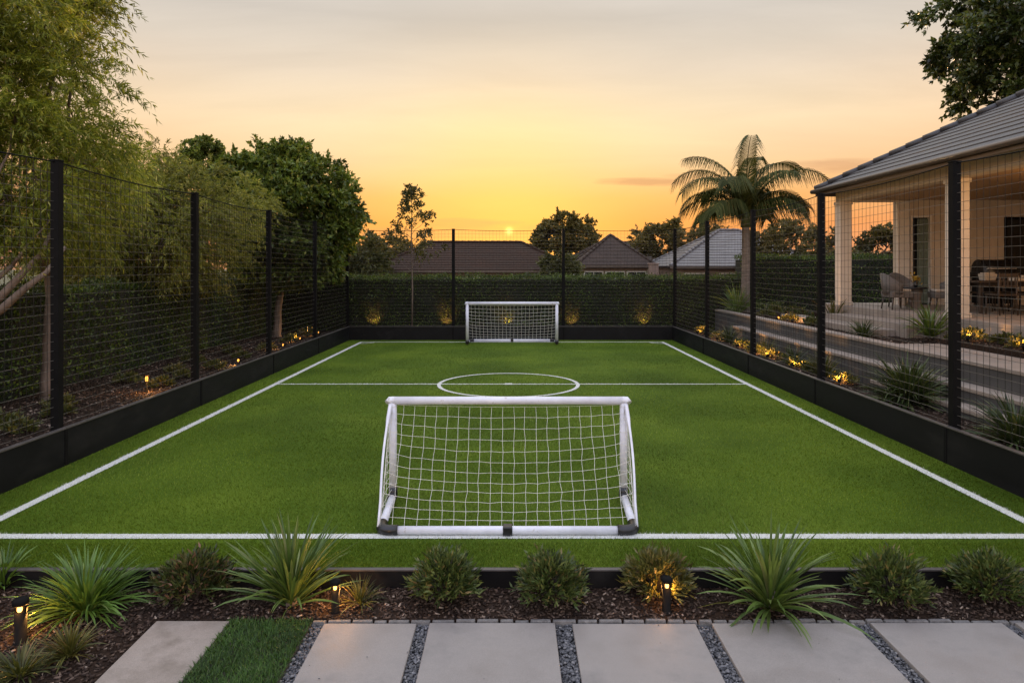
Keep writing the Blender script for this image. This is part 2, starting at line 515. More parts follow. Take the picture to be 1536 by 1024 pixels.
def round_shrub(name, loc, mat, rad, hgt, label, nsprig=170, leaf=(.070, .0165), per=15, group=None, cat='shrub'):
    root = empty(name, loc, label, cat, group)
    a = RNG.uniform(0, 2 * PI, nsprig)
    e = np.arcsin(RNG.uniform(-.12, 1, nsprig))
    d = np.stack([np.cos(e) * np.cos(a), np.cos(e) * np.sin(a), np.sin(e)], axis=1)
    ext = RNG.uniform(.72, 1.1, nsprig)[:, None]
    c = np.array(loc) + np.array([0, 0, hgt * .30])
    tip = c + d * ext * np.array([rad, rad, hgt * .72])
    o = c + d * np.array([rad, rad, hgt]) * .25
    t = tip - o
    s = RNG.uniform(.25, 1, (nsprig, per))
    P = (o[:, None] + t[:, None] * s[..., None]).reshape(-1, 3) + RNG.normal(0, .010, (nsprig * per, 3))
    D = np.repeat(norm(t), per, axis=0) * .9 + rvec(nsprig * per) * .65 + np.array([0, 0, .35])
    V, Fc = leaf_quads(P, D, leaf[0] * RNG.uniform(.6, 1.2, len(P)), leaf[1] * RNG.uniform(.8, 1.2, len(P)))
    V[:, 2] = np.maximum(V[:, 2], loc[2] + .005)
    np_obj('foliage', V, Fc, [mat], root)
    m = MB()
    for i in range(0, nsprig, 5):
        m.tube([(loc[0], loc[1], loc[2] - .02), tuple(o[i]), tuple(o[i] + t[i] * .85)], [.007, .005, .0025], 5)
    m.build('stem', M['darkbark'], root)
    return root


def crown_leaves(cent, cr, twigs, tl, per, leaf, centre, out=.8, droop=.35, jitter=.6, ldroop=.2):
    """Leaves on twigs that leave each clump: cent (n,3) clump centres, cr clump radii."""
    n = len(cent)
    T = n * twigs
    cc = np.repeat(cent, twigs, axis=0)
    rr = np.repeat(cr, twigs)[:, None]
    radial = norm(cc - centre)
    o = cc + rvec(T) * rr * RNG.uniform(0, .75, (T, 1))
    t = norm(norm(o - cc) * .7 + radial * out + rvec(T) * jitter)
    ln = tl * RNG.uniform(.5, 1.25, (T, 1))
    s = RNG.uniform(.05, 1, (T, per))
    P = o[:, None] + t[:, None] * ln[:, None] * s[..., None]
    P[..., 2] -= droop * ln * s ** 2
    P = P.reshape(-1, 3)
    D = np.repeat(t, per, axis=0) * .8 + rvec(T * per) * .75
    D[:, 2] -= ldroop + droop * s.ravel() * .9
    return leaf_quads(P, D, leaf[0] * RNG.uniform(.6, 1.3, len(P)), leaf[1] * RNG.uniform(.7, 1.25, len(P)))


def limb(m, a, b, r0, r1, sag=0, n=7, seg=5, wob=.06):
    a, b = Vector(a), Vector(b)
    L = (b - a).length
    pts, rs = [], []
    for i in range(seg + 1):
        s = i / seg
        p = a.lerp(b, s)
        p.z += sag * math.sin(PI * s) * L
        if 0 < i < seg:
            p += Vector((random.gauss(0, 1), random.gauss(0, 1), random.gauss(0, .6))) * wob * L * .5
        pts.append(p)
        rs.append(r0 + (r1 - r0) * s)
    m.tube(pts, rs, n)
    return pts


def tree(name, label, base, fork, r0, centre, radii, nclump, crad, leafm, barkm, twigs, tl, per, leaf, group=None, droop=.35, out=.8,
         inner=.35, zmin=None, lumpy=.11, boughs=None, lean=None, shape=None, limbs=26, jitter=.6, extra=None, ldroop=.2, flat=0):
    """Tapered trunk, limbs to the leaf clumps, twigs with separate leaves."""
    root = empty(name, base, label, 'tree', group)
    centre = np.array(centre, dtype=float)
    R = np.array(radii, dtype=float)
    d = rvec(nclump)
    if flat:
        d[:, 2] = np.abs(d[:, 2]) * (1 - flat) + d[:, 2] * flat
    f = RNG.uniform(inner, 1, (nclump, 1)) ** .6
    lump = 1 + lumpy * np.sin(d[:, 0:1] * 5 + base[0]) * np.cos(d[:, 2:3] * 4 + base[1]) + RNG.normal(0, lumpy * .5, (nclump, 1))
    cent = centre + d * f * lump * R
    if extra is not None:
        cent = np.concatenate([cent, np.array(extra, dtype=float)])
    if shape is not None:
        cent = np.array([c for c in cent if shape(c)])
    cr = crad * RNG.uniform(.65, 1.25, len(cent))
    V, Fc = crown_leaves(cent, cr, twigs, tl, per, leaf, centre - np.array([0, 0, R[2] * .35]), out, droop, jitter, ldroop)
    if zmin is not None:
        Q = V.reshape(-1, 4, 3)
        keep = Q[:, 0, 2] > zmin + .12 * np.sin(Q[:, 0, 1] * 3.1 + Q[:, 0, 0]) + RNG.normal(0, .12, len(Q))
        V = Q[keep].reshape(-1, 3)
        Fc = np.arange(len(V)).reshape(-1, 4)
    np_obj('crown', V, Fc, [leafm], root)
    m = MB()
    fk = Vector(fork)
    limb(m, (base[0], base[1], base[2] - .1), fk, r0 * 1.15, r0 * .72, 0, 10, 6, .02)
    m.tube([(base[0], base[1], base[2] - .1), (base[0], base[1], base[2] + .18)], [r0 * 1.5, r0 * 1.02], 10)
    idx = list(range(len(cent)))
    random.shuffle(idx)
    mains = []
    for i in idx[:6]:
        c = Vector(cent[i])
        e = fk.lerp(c, .62)
        pts = limb(m, fk, e, r0 * .55, r0 * .26, .06, 8, 6, .05)
        mains.append(pts)
        limb(m, e, c, r0 * .26, r0 * .07, .02, 6, 4, .05)
    for i in idx[6:limbs]:
        c = Vector(cent[i])
        best = min((p for pts in mains for p in pts[2:]), key=lambda p: (p - c).length)
        limb(m, best, c, r0 * .2, r0 * .05, .05, 5, 4, .06)
    for pl in boughs or ():
        m.tube(pl, [r0 * (.62 - .42 * q / (len(pl) - 1)) for q in range(len(pl))], 8)
    m.build('trunk', barkm, root)
    return root


def hedge(name, label, x0, x1, y0, y1, z0, z1, dens, leaf, faces, mat='hedge', wav=.07, group=None):
    """Clipped hedge: a twig core with leaves standing out of its faces."""
    root = empty(name, ((x0 + x1) / 2, (y0 + y1) / 2, z0), label, 'hedge', group)
    m = MB()
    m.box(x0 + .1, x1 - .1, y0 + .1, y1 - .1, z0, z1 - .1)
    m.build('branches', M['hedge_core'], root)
    Ps, Ds = [], []
    spec = {'-x': (0, x0, -1), '+x': (0, x1, 1), '-y': (1, y0, -1), '+y': (1, y1, 1), '+z': (2, z1, 1)}
    lo, hi = np.array([x0, y0, z0]), np.array([x1, y1, z1])
    for fc, k in faces.items():
        ax, val, sg = spec[fc]
        oth = [i for i in range(3) if i != ax]
        area = (hi[oth[0]] - lo[oth[0]]) * (hi[oth[1]] - lo[oth[1]])
        n = int(area * dens * k)
        P = RNG.uniform(lo, hi, (n, 3))
        bulge = wav * (np.sin(P[:, oth[0]] * 1.7 + 1) * np.cos(P[:, oth[1]] * 2.3) + .6 * np.sin(P[:, oth[0]] * 4.1 + P[:, oth[1]] * 3.0))
        P[:, ax] = val + sg * (bulge + RNG.normal(-.05, .05, n) + (RNG.uniform(0, 1, n) > .97) * RNG.uniform(0, .10, n))
        D = rvec(n) * .9
        D[:, ax] += sg * .7
        D[:, 2] += .35
        Ps.append(P); Ds.append(D)
    P, D = np.concatenate(Ps), np.concatenate(Ds)
    V, Fc = leaf_quads(P, D, leaf[0] * RNG.uniform(.6, 1.3, len(P)), leaf[1] * RNG.uniform(.7, 1.25, len(P)))
    np_obj('foliage', V, Fc, [M[mat]], root)
    return root


# ------------------------------------------------------------------ world, sun, camera
SUN_EL, SUN_AZ = math.radians(3.1), math.radians(-.3)
w = bpy.data.worlds.new('World')
S.world = w
w.use_nodes = True
w.node_tree.nodes.clear()
g = NT(w.node_tree)
wout = g.n('ShaderNodeOutputWorld')
tc = g.n('ShaderNodeTexCoord').outputs['Generated']
sep = g.n('ShaderNodeSeparateXYZ')
g.l(tc, sep.inputs[0])
dx, dy, dz = sep.outputs
base = g.ramp(dz, [(0, srgb(205, 140, 90)), (.03, srgb(236, 146, 92)), (.062, srgb(247, 154, 76)), (.10, srgb(250, 182, 102)), (.15, srgb(250, 211, 160)),
                   (.20, srgb(249, 225, 182)), (.27, srgb(231, 214, 191)), (.36, srgb(199, 192, 183)), (.6, srgb(178, 183, 192)), (1, srgb(172, 182, 198))])
away = g.ramp(dz, [(0, srgb(190, 140, 115)), (.06, srgb(236, 158, 108)), (.12, srgb(243, 184, 126)), (.2, srgb(241, 206, 170)), (.3, srgb(214, 202, 188)),
                   (.4, srgb(194, 190, 187)), (1, srgb(172, 182, 198))])
sd = g.n('ShaderNodeVectorMath', operation='DOT_PRODUCT')
g.l(tc, sd.inputs[0])
sd.inputs[1].default_value = (math.sin(SUN_AZ) * math.cos(SUN_EL), math.cos(SUN_AZ) * math.cos(SUN_EL), math.sin(SUN_EL))
dot = sd.outputs['Value']
far = g.ramp(dot, [(.78, (1, 1, 1)), (.985, (0, 0, 0))])
col = g.mix(far, base, away)
halo = g.math('POWER', g.math('MAXIMUM', dot, 0), 62)
col = g.mix(g.math('MULTIPLY', halo, .46), col, srgb(255, 208, 94))
# thin cloud streaks, in direction space
yy = g.math('MAXIMUM', dy, .05)
u = g.math('DIVIDE', dx, yy)
v = g.math('DIVIDE', dz, yy)
cmb = g.n('ShaderNodeCombineXYZ')
g.l(g.math('MULTIPLY', u, 9), cmb.inputs[0])
g.l(g.math('MULTIPLY', v, 70), cmb.inputs[1])
cn = g.n('ShaderNodeTexNoise', i_Scale=1.0, i_Detail=5, i_Roughness=.55)
g.l(cmb.outputs[0], cn.inputs['Vector'])
nzv = g.math('SUBTRACT', cn.outputs[0], .5)
tot = None
for (cu, cv, du, dv, amt) in ((.200, .1265, .085, .0075, .9), (.26, .134, .05, .006, .6), (.50, .150, .10, .014, .7), (.44, .128, .06, .006, .45), (-.075, .064, .10, .010, .7), (-.10, .052, .14, .012, .6),
                              (.05, .060, .06, .006, .5), (.62, .135, .12, .012, .5), (-.30, .075, .12, .008, .35)):
    a = g.math('POWER', g.math('DIVIDE', g.math('SUBTRACT', u, cu), du), 2)
    b = g.math('POWER', g.math('DIVIDE', g.math('SUBTRACT', v, cv), dv), 2)
    q = g.math('SUBTRACT', 1.0, g.math('ADD', a, b))
    q = g.math('ADD', q, g.math('MULTIPLY', nzv, 2.4))
    q = g.math('MULTIPLY', g.math('MULTIPLY', q, 1.0, clamp=True), amt)
    tot = q if tot is None else g.math('MAXIMUM', tot, q)
front = g.math('GREATER_THAN', dy, .06)
tot = g.math('MULTIPLY', tot, front)
col = g.mix(g.math('MULTIPLY', tot, .62), col, srgb(190, 132, 96))
disc = g.math('MULTIPLY', g.math('POWER', g.math('MAXIMUM', dot, 0), 90000), 1.3)
sunc = g.n('ShaderNodeVectorMath', operation='SCALE')
sunc.inputs[0].default_value = (1.0, .62, .16)
g.l(disc, sunc.inputs['Scale'])
addn = g.n('ShaderNodeVectorMath', operation='ADD')
g.l(col, addn.inputs[0])
g.l(sunc.outputs[0], addn.inputs[1])
cm2 = g.n('ShaderNodeCombineXYZ')
g.l(g.math('MULTIPLY', u, 2.2), cm2.inputs[0])
g.l(g.math('MULTIPLY', v, 15), cm2.inputs[1])
n5 = g.n('ShaderNodeTexNoise', i_Scale=1.0, i_Detail=6, i_Roughness=.6, i_Distortion=.4)
g.l(cm2.outputs[0], n5.inputs['Vector'])
wisp = g.ramp(n5.outputs[0], [(.35, (1.0, .995, .99)), (.65, (1.09, 1.085, 1.08))])
wm = g.n('ShaderNodeVectorMath', operation='MULTIPLY')
g.l(addn.outputs[0], wm.inputs[0])
g.l(wisp, wm.inputs[1])
addn = wm
bright = g.ramp(dz, [(0, (.30,) * 3), (.34, (.30,) * 3), (.55, (.72, .69, .65)), (1, (.98, .91, .84))])  # sky overhead lifted as added fill light
back = g.ramp(dy, [(0, (.68, .80, .98)), (.02, (.30,) * 3)])  # added fill: sky behind the camera lifted above its natural dusk level
bright = g.mix(1.0, bright, back, 'LIGHTEN')
bs = g.n('ShaderNodeVectorMath', operation='MULTIPLY')
g.l(addn.outputs[0], bs.inputs[0])
g.l(bright, bs.inputs[1])
addn = bs
bg = g.n('ShaderNodeBackground', i_Strength=3.3333)
g.l(addn.outputs[0], bg.inputs[0])
sky = g.n('ShaderNodeTexSky', sky_type='NISHITA', sun_disc=False, sun_elevation=SUN_EL, sun_rotation=SUN_AZ)
bg2 = g.n('ShaderNodeBackground', i_Strength=.012)
g.l(sky.outputs[0], bg2.inputs[0])
ad = g.n('ShaderNodeAddShader')
g.l(bg.outputs[0], ad.inputs[0])
g.l(bg2.outputs[0], ad.inputs[1])
g.l(ad.outputs[0], wout.inputs[0])

sl = bpy.data.lights.new('sun', 'SUN')
sl.energy = 2.0
sl.angle = math.radians(.5)
sl.color = (1, .62, .30)
so = link(bpy.data.objects.new('sun', sl))
sdir = Vector((math.sin(SUN_AZ) * math.cos(SUN_EL), math.cos(SUN_AZ) * math.cos(SUN_EL), math.sin(SUN_EL)))
so.rotation_euler = (-sdir).to_track_quat('-Z', 'Y').to_euler()
so.location = (0, 60, 20)

cd = bpy.data.cameras.new('camera')
cd.sensor_width = 36
cd.lens = F / 1536 * 36
cd.shift_x = -(CX - 768) / 1536
cd.shift_y = (CY - 512) / 1536
cd.clip_end = 3000
cam = link(bpy.data.objects.new('camera', cd))
cam.location = (0, 0, H)
cam.rotation_euler = (PI / 2, 0, 0)
S.camera = cam
S.view_settings.view_transform = 'Standard'
S.view_settings.look = 'None'
S.view_settings.exposure = 0
S.view_settings.gamma = 1
S.render.engine = 'CYCLES'
S.cycles.use_denoising = True
S.cycles.max_bounces = 6
S.cycles.transparent_max_bounces = 4


# ------------------------------------------------------------------ setting
def struct(name, mb, mats, label, cat, bevel=0):
    o = mb.build(name, mats, None, bevel)
    return tag(o, label, cat, None, 'structure')


FX0, FX1, FY0, FY1 = -5.66, 5.55, 5.72, 23.75         # inner faces of the boards
LZ = .25                                               # bed level outside the left fence
BZ = -.15                                              # front bed and patio level
struct('ground', MB().box(-900, 900, -60, 1500, -1.0, -.30), M['field'], 'flat dull green ground reaching past the houses', 'ground')
struct('pitch_turf', MB().box(FX0, FX1, FY0, FY1, -.2, 0), M['turf'], 'green artificial turf pitch inside the black fence', 'turf')

GLX0, GLX1, GLN, GLF, GLH = -5.11, 5.06, 6.37, 23.08, 14.72
CCX, CCR = -.09 * 1, 1.49


def rect(x0, x1, y0, y1, z=.004):
    return MB().poly([(x0, y0, z), (x1, y0, z), (x1, y1, z), (x0, y1, z)])


lw = .055
tagl = [('touchline', rect(GLX0 - lw, GLX0 + lw, GLN + lw, GLF - lw), 'long white touchline on the hedge side of the pitch'),
        ('touchline', rect(GLX1 - lw, GLX1 + lw, GLN + lw, GLF - lw), 'long white touchline on the terrace side of the pitch'),
        ('goal_line', rect(-5.60, 5.50, GLN - lw, GLN + lw), 'thick white goal line beneath the near goal'),
        ('goal_line', rect(GLX0 - lw, GLX1 + lw, GLF - lw, GLF + lw), 'white goal line beside the far goal'),
        ('halfway_line', rect(GLX0 + lw, GLX1 - lw, GLH - .035, GLH + .035), 'thin white halfway line across the turf'),
        ('centre_spot', rect(CCX - .08, CCX + .08, GLH - .08, GLH + .08, .008), 'small white centre spot on the halfway line')]
for nm, mb, lb in tagl:
    struct(nm, mb, M['line'], lb, 'line marking')


def ring(cx, cy, r0, r1, a0, a1, n, z):
    m = MB()
    for i in range(n):
        a, b = a0 + (a1 - a0) * i / n, a0 + (a1 - a0) * (i + 1) / n
        m.poly([(cx + r0 * math.cos(a), cy + r0 * math.sin(a), z), (cx + r1 * math.cos(a), cy + r1 * math.sin(a), z),
                (cx + r1 * math.cos(b), cy + r1 * math.sin(b), z), (cx + r0 * math.cos(b), cy + r0 * math.sin(b), z)])
    return m


struct('centre_circle', ring(CCX, GLH, CCR - .04, CCR + .04, 0, 2 * PI, 96, .0065), M['line'], 'white centre circle painted on the turf', 'line marking')
struct('corner_arc', ring(GLX0, GLF, .42, .50, -PI / 2, 0, 12, .0065), M['line'], 'small white corner arc at the far hedge corner', 'line marking')
struct('corner_arc', ring(GLX1, GLF, .42, .50, -PI, -PI / 2, 12, .0065), M['line'], 'small white corner arc at the far terrace corner', 'line marking')


def turf_fibres():
    n = 380000
    u = RNG.uniform(0, 1, n)
    i0, i1 = 1 / FY0, 1 / (FY1 - .05)
    y = 1 / (i0 + (i1 - i0) * u)
    x = RNG.uniform(FX0 + .02, FX1 - .02, n)
    near = n // 9
    y[:near] = RNG.uniform(FY0 - .012, FY0 + .5, near)
    h = RNG.uniform(.012, .030, n)
    wd = np.clip(.0035 * (y / 6), .003, .007)
    a = RNG.uniform(0, 2 * PI, n)
    ln = RNG.normal(0, .45, (n, 2)) * h[:, None]
    nap = np.sin(x * .9 + np.sin(y * .35) * 1.2) + .7 * np.sin(y * 1.9 + x * .4)      # the pile lies this way and that in patches
    ln[:, 1] += .45 * nap * h
    P = np.stack([x, y, np.zeros(n)], axis=1)
    sx = np.stack([np.cos(a) * wd, np.sin(a) * wd, np.zeros(n)], axis=1)
    tip = P + np.stack([ln[:, 0], ln[:, 1], h], axis=1)
    V = np.stack([P - sx * .5, P + sx * .5, tip], axis=1).reshape(-1, 3)
    jit = RNG.normal(0, .008, n)
    white = ((np.abs(y - GLN + jit) < lw) & (x > -5.6) & (x < 5.5)) | ((np.abs(y - GLF) < lw) & (x > GLX0) & (x < GLX1)) | \
        (((np.abs(x - GLX0 + jit) < lw) | (np.abs(x - GLX1 + jit) < lw)) & (y > GLN) & (y < GLF)) | \
        ((np.abs(y - GLH) < .035) & (x > GLX0) & (x < GLX1)) | (np.abs(np.hypot(x - CCX, y - GLH) - CCR) < .04) | \
        ((np.abs(x - CCX) < .08) & (np.abs(y - GLH) < .08))
    o = np_obj('turf_grass', V, np.arange(n * 3).reshape(-1, 3), [M['turf_blade'], M['line_blade']], None, white.astype(int))
    tag(o, 'short green turf fibres all over the pitch', 'grass', None, 'stuff')


turf_fibres()

# edging board between turf and front bed
e = empty('edging_board', (0, FY0 - .03, BZ), 'long black edging board between the turf and the front mulch bed', 'edging')
MB().box(FX0 - .05, FX1 + .05, FY0 - .055, FY0 - .015, BZ - .1, -.012).build('board', M['board'], e)
MB().box(FX0 - .05, FX1 + .05, FY0 - .06, FY0 - .010, -.012, .004).build('top_cap', M['boardcap'], e, .004)

# front bed and patio base
struct('mulch_bed', MB().box(-7.5, 7.5, 5.145, FY0 - .055, -.4, BZ).box(-7.5, -2.68, 1.0, 5.145, -.4, BZ), M['mulch'], 'dark bark mulch bed in front of the turf', 'garden bed')
struct('gravel_base', MB().box(-2.68, 7.5, 1.0, 5.145, -.4, BZ - .035), M['gravelbase'], 'dark gravel base showing between the patio slabs', 'gravel')

slabs = [(-1.40, -.716, 'grey paving slab with lamp glow, between the lawn strip and a gravel joint'),
         (-.617, .318, 'warm grey paving slab straight below the left half of the near goal'),
         (.443, 1.363, 'pale paving slab in front of the bollard lamp near the right yucca'),
         (1.478, 2.54, 'grey paving slab directly in front of the right yucca'),
         (2.657, 3.64, 'grey paving slab next to last, in front of the bushes right of the yucca'),
         (3.74, 4.75, 'paving slab at the right end of the row, only a corner showing')]
for x0, x1, lb in slabs:
    lv = random.uniform(-.004, .005)
    o = MB().box(x0 + random.uniform(-.004, .004), x1 + random.uniform(-.004, .004), 3.05, 5.09 + random.uniform(-.006, .004), BZ - .03, BZ + .012 + lv).build('paving_slab', M['paver'], None, .006)
    tag(o, lb, 'paving slab', 'large patio slabs along the bed')
o = MB().box(-2.665, -2.115, 3.05, 5.115, BZ - .03, BZ + .014).build('paving_slab', M['paver_stained'], None, .006)
tag(o, 'brown stained paving slab between mulch and the strip of lawn', 'paving slab', 'large patio slabs along the bed')

m = MB()
x = -1.5
while x < 7.4:
    L = random.uniform(.10, .20)
    y = 5.12 + random.uniform(-.006, .006)
    z = BZ + random.uniform(.008, .02)
    m.hexa([(x, y - .022, BZ - .03), (x + L - .006, y - .024, BZ - .03), (x + L - .006, y + .022, BZ - .03), (x, y + .02, BZ - .03),
            (x + .008, y - .016, z), (x + L - .014, y - .018, z), (x + L - .012, y + .016, z), (x + .006, y + .014, z)])
    x += L
o = m.build('stone_edging', M['edgestone'], None, .004)
tag(o, 'low row of small grey edging stones along the mulch', 'edging')


def pebbles(name, areas, dens, r, mat, label, z, flat=.6):
    ico = []
    t = (1 + 5 ** .5) / 2
    base = norm(np.array([(-1, t, 0), (1, t, 0), (-1, -t, 0), (1, -t, 0), (0, -1, t), (0, 1, t), (0, -1, -t), (0, 1, -t), (t, 0, -1), (t, 0, 1), (-t, 0, -1), (-t, 0, 1)], dtype=float))
    fc = np.array([(0, 11, 5), (0, 5, 1), (0, 1, 7), (0, 7, 10), (0, 10, 11), (1, 5, 9), (5, 11, 4), (11, 10, 2), (10, 7, 6), (7, 1, 8),
                   (3, 9, 4), (3, 4, 2), (3, 2, 6), (3, 6, 8), (3, 8, 9), (4, 9, 5), (2, 4, 11), (6, 2, 10), (8, 6, 7), (9, 8, 1)])
    Ps = []
    for (x0, x1, y0, y1) in areas:
        n = int((x1 - x0) * (y1 - y0) * dens)
        Ps.append(np.stack([RNG.uniform(x0, x1, n), RNG.uniform(y0, y1, n), z + RNG.uniform(-.006, .010, n)], axis=1))
    P = np.concatenate(Ps)
    n = len(P)
    sc = r * RNG.uniform(.55, 1.3, (n, 1, 1)) * np.concatenate([RNG.uniform(.7, 1.4, (n, 1, 2)), RNG.uniform(flat * .7, flat * 1.2, (n, 1, 1))], axis=2)
    B = base[None] * (1 + RNG.normal(0, .1, (n, 12, 1)))
    a = RNG.uniform(0, 2 * PI, n)[:, None]
    X = B * sc
    V = np.stack([X[..., 0] * np.cos(a) - X[..., 1] * np.sin(a), X[..., 0] * np.sin(a) + X[..., 1] * np.cos(a), X[..., 2]], axis=2) + P[:, None]
    o = np_obj(name, V.reshape(-1, 3), (np.arange(n)[:, None, None] * 12 + fc[None]).reshape(-1, 3), [mat])
    tag(o, label, 'gravel', None, 'stuff')


gaps = [(-1.50, -1.40, 3.0, 5.10)] + [(slabs[i][1], slabs[i + 1][0], 3.0, 5.10) for i in range(5)]
pebbles('gravel', gaps, 6500, .0105, M['pebble'], 'grey gravel filling the joints between the patio slabs', BZ - .018)

pebbles('stray_gravel', [(-1.5, 4.6, 4.3, 5.09)], 5, .0048, M['pebble'], 'a few stray pebbles kicked onto the patio slabs', BZ + .013)


def chips(name, areas, dens, label, size=.035):
    Ps = []
    for (x0, x1, y0, y1, z) in areas:
        n = int((x1 - x0) * (y1 - y0) * dens)
        Ps.append(np.stack([RNG.uniform(x0, x1, n), RNG.uniform(y0, y1, n), z + RNG.uniform(0, .012, n)], axis=1))
    P = np.concatenate(Ps)
    n = len(P)
    a = RNG.uniform(0, 2 * PI, n)
    d = np.stack([np.cos(a), np.sin(a), RNG.normal(0, .25, n)], axis=1)
    d = norm(d)
    up = norm(np.array([0, 0, 1.0]) + rvec(n) * .45)
    s = norm(np.cross(d, up))
    up = np.cross(s, d)
    L = (size * RNG.uniform(.4, 1.3, n))[:, None]
    W = (size * RNG.uniform(.2, .5, n))[:, None]
    T = (size * RNG.uniform(.06, .16, n))[:, None]
    c = []
    for k in (-1, 1):
        for (i, j) in ((-1, -1), (1, -.7), (.8, 1), (-.9, .8)):
            c.append(P + d * L * .5 * i + s * W * .5 * j + up * T * k)
    V = np.stack(c, axis=1).reshape(-1, 3)
    q = np.array([(0, 3, 2, 1), (4, 5, 6, 7), (0, 1, 5, 4), (1, 2, 6, 5), (2, 3, 7, 6), (3, 0, 4, 7)])
    o = np_obj(name, V, (np.arange(n)[:, None, None] * 8 + q[None]).reshape(-1, 4), [M['chip']])
    tag(o, label, 'mulch', None, 'stuff')


chips('bark_mulch', [(-5.2, 5.2, 5.15, FY0 - .06, BZ), (-4.4, -2.69, 3.6, 5.15, BZ)], 1500, 'dark bark chips scattered over the front bed')


def lawn_strip():
    n = 17000
    x0, x1, y0, y1 = -2.11, -1.50, 3.1, 5.11
    P = np.stack([RNG.uniform(x0, x1, n), RNG.uniform(y0, y1, n), np.full(n, BZ + .005)], axis=1)
    az = RNG.uniform(0, 2 * PI, n)
    V, Fc = strips(P, az, RNG.uniform(.7, 1.5, n), RNG.uniform(.03, .065, n), RNG.uniform(.003, .0055, n), RNG.uniform(.1, 1.0, n), 2, .2)
    o = np_obj('lawn_grass', V, Fc, [M['lawn']])
    tag(o, 'strip of real lawn grass between the stained slab and gravel', 'grass', None, 'stuff')
    struct('lawn_soil', MB().box(x0, x1, y0 - 2, y1, BZ - .03, BZ + .004), M['soil'], 'soil under the short strip of lawn', 'soil')


lawn_strip()


# ------------------------------------------------------------------ fences
PH, BH, WS = 3.87, .48, .12


def wire_panel(parent, a, b, z0, z1, axis):
    """Square wire mesh between two posts; slight slack in the wires."""
    m = MB()
    a, b = Vector(a), Vector(b)
    L = (b - a).length
    d = (b - a) / L
    nrm = Vector((-d.y, d.x, 0))
    n = int(round(L / WS))
    for i in range(1, n):
        p = a + d * (L * i / n + random.gauss(0, .004))
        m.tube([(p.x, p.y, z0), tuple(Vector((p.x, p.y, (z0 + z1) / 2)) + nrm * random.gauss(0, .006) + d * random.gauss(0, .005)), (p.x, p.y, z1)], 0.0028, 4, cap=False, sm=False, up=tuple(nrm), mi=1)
    k = int(round((z1 - z0) / WS))
    for j in range(k):
        z = z0 + (z1 - z0) * j / k
        pts = []
        ph = random.uniform(0, 6)
        sg = random.uniform(.0, .012)
        for i in range(9):
            s = i / 8
            p = a + d * L * s + nrm * .005
            pts.append((p.x, p.y, z - sg * math.sin(PI * s) + .004 * math.sin(ph + s * 9)))
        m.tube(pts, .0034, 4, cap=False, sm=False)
    return m.build('mesh_panel', [M['wire'], M['wire_shaded']], parent)


def cable(parent, a, b, z):
    pts = []
    for i in range(13):
        s = i / 12
        p = Vector(a).lerp(Vector(b), s)
        pts.append((p.x, p.y, z - .05 * math.sin(PI * s)))
    return MB().tube(pts, .0085, 6).build('top_cable', M['black'], parent)


def post(parent, x, y, z0=-.2):
    m = MB().box(x - .052, x + .052, y - .052, y + .052, z0, PH - .02)
    m.box(x - .057, x + .057, y - .057, y + .057, PH - .02, PH)
    return m.build('post', M['black'], parent, .006)


def board(parent, x0, x1, y0, y1, inner):
    m = MB().box(x0, x1, y0, y1, -.25, BH - .018)
    m.build('kick_board', M['board'], parent, .004)
    g_ = .012
    MB().box(x0 - g_ * (x1 - x0 < .2), x1 + g_ * (x1 - x0 < .2), y0 - g_ * (y1 - y0 < .2), y1 + g_ * (y1 - y0 < .2), BH - .018, BH).build('board_cap', M['boardcap'], parent, .003)


YL = [4.9, 8.66, 12.42, 16.18, 19.94]
fl = empty('mesh_fence', (FX0 - .1, 14, 0), 'tall black mesh fence with kick boards in front of the dark hedge and feathery trees', 'fence')
PXL = FX0 - .115
ys = [1.2] + YL + [FY1 + .11]
for y in YL:
    post(fl, PXL, y)
    MB().box(FX0, FX0 + .008, y - .028, y + .028, .002, BH - .02).build('joint_strip', M['black'], fl, .002)
for i in range(len(ys) - 1):
    a, b = ys[i] + .06, ys[i + 1] - .06
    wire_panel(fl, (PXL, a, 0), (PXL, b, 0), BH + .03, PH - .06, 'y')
    cable(fl, (PXL, a, 0), (PXL, b, 0), PH - .03)
for i in range(len(ys) - 1):
    board(fl, FX0 - .05, FX0, ys[i] + (.004 if i else 0), ys[i + 1] - .004 if i < len(ys) - 2 else FY1 - .003, 1)

fr = empty('mesh_fence', (FX1 + .1, 14, 0), 'tall black mesh fence with kick boards beside the terraces and the veranda', 'fence')
PXR = FX1 + .115
YR = [4.95, 8.76, 12.55, 16.10, 19.90]
ys = [1.2] + YR + [FY1 + .11]
for y in YR:
    post(fr, PXR, y)
    MB().box(FX1 - .008, FX1, y - .028, y + .028, .002, BH - .02).build('joint_strip', M['black'], fr, .002)
for i in range(len(ys) - 1):
    a, b = ys[i] + .06, ys[i + 1] - .06
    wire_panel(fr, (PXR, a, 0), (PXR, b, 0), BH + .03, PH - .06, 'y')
    cable(fr, (PXR, a, 0), (PXR, b, 0), PH - .03)
for i in range(len(ys) - 1):
    board(fr, FX1, FX1 + .05, ys[i] + (.004 if i else 0), ys[i + 1] - .004 if i < len(ys) - 2 else FY1 - .003, 1)

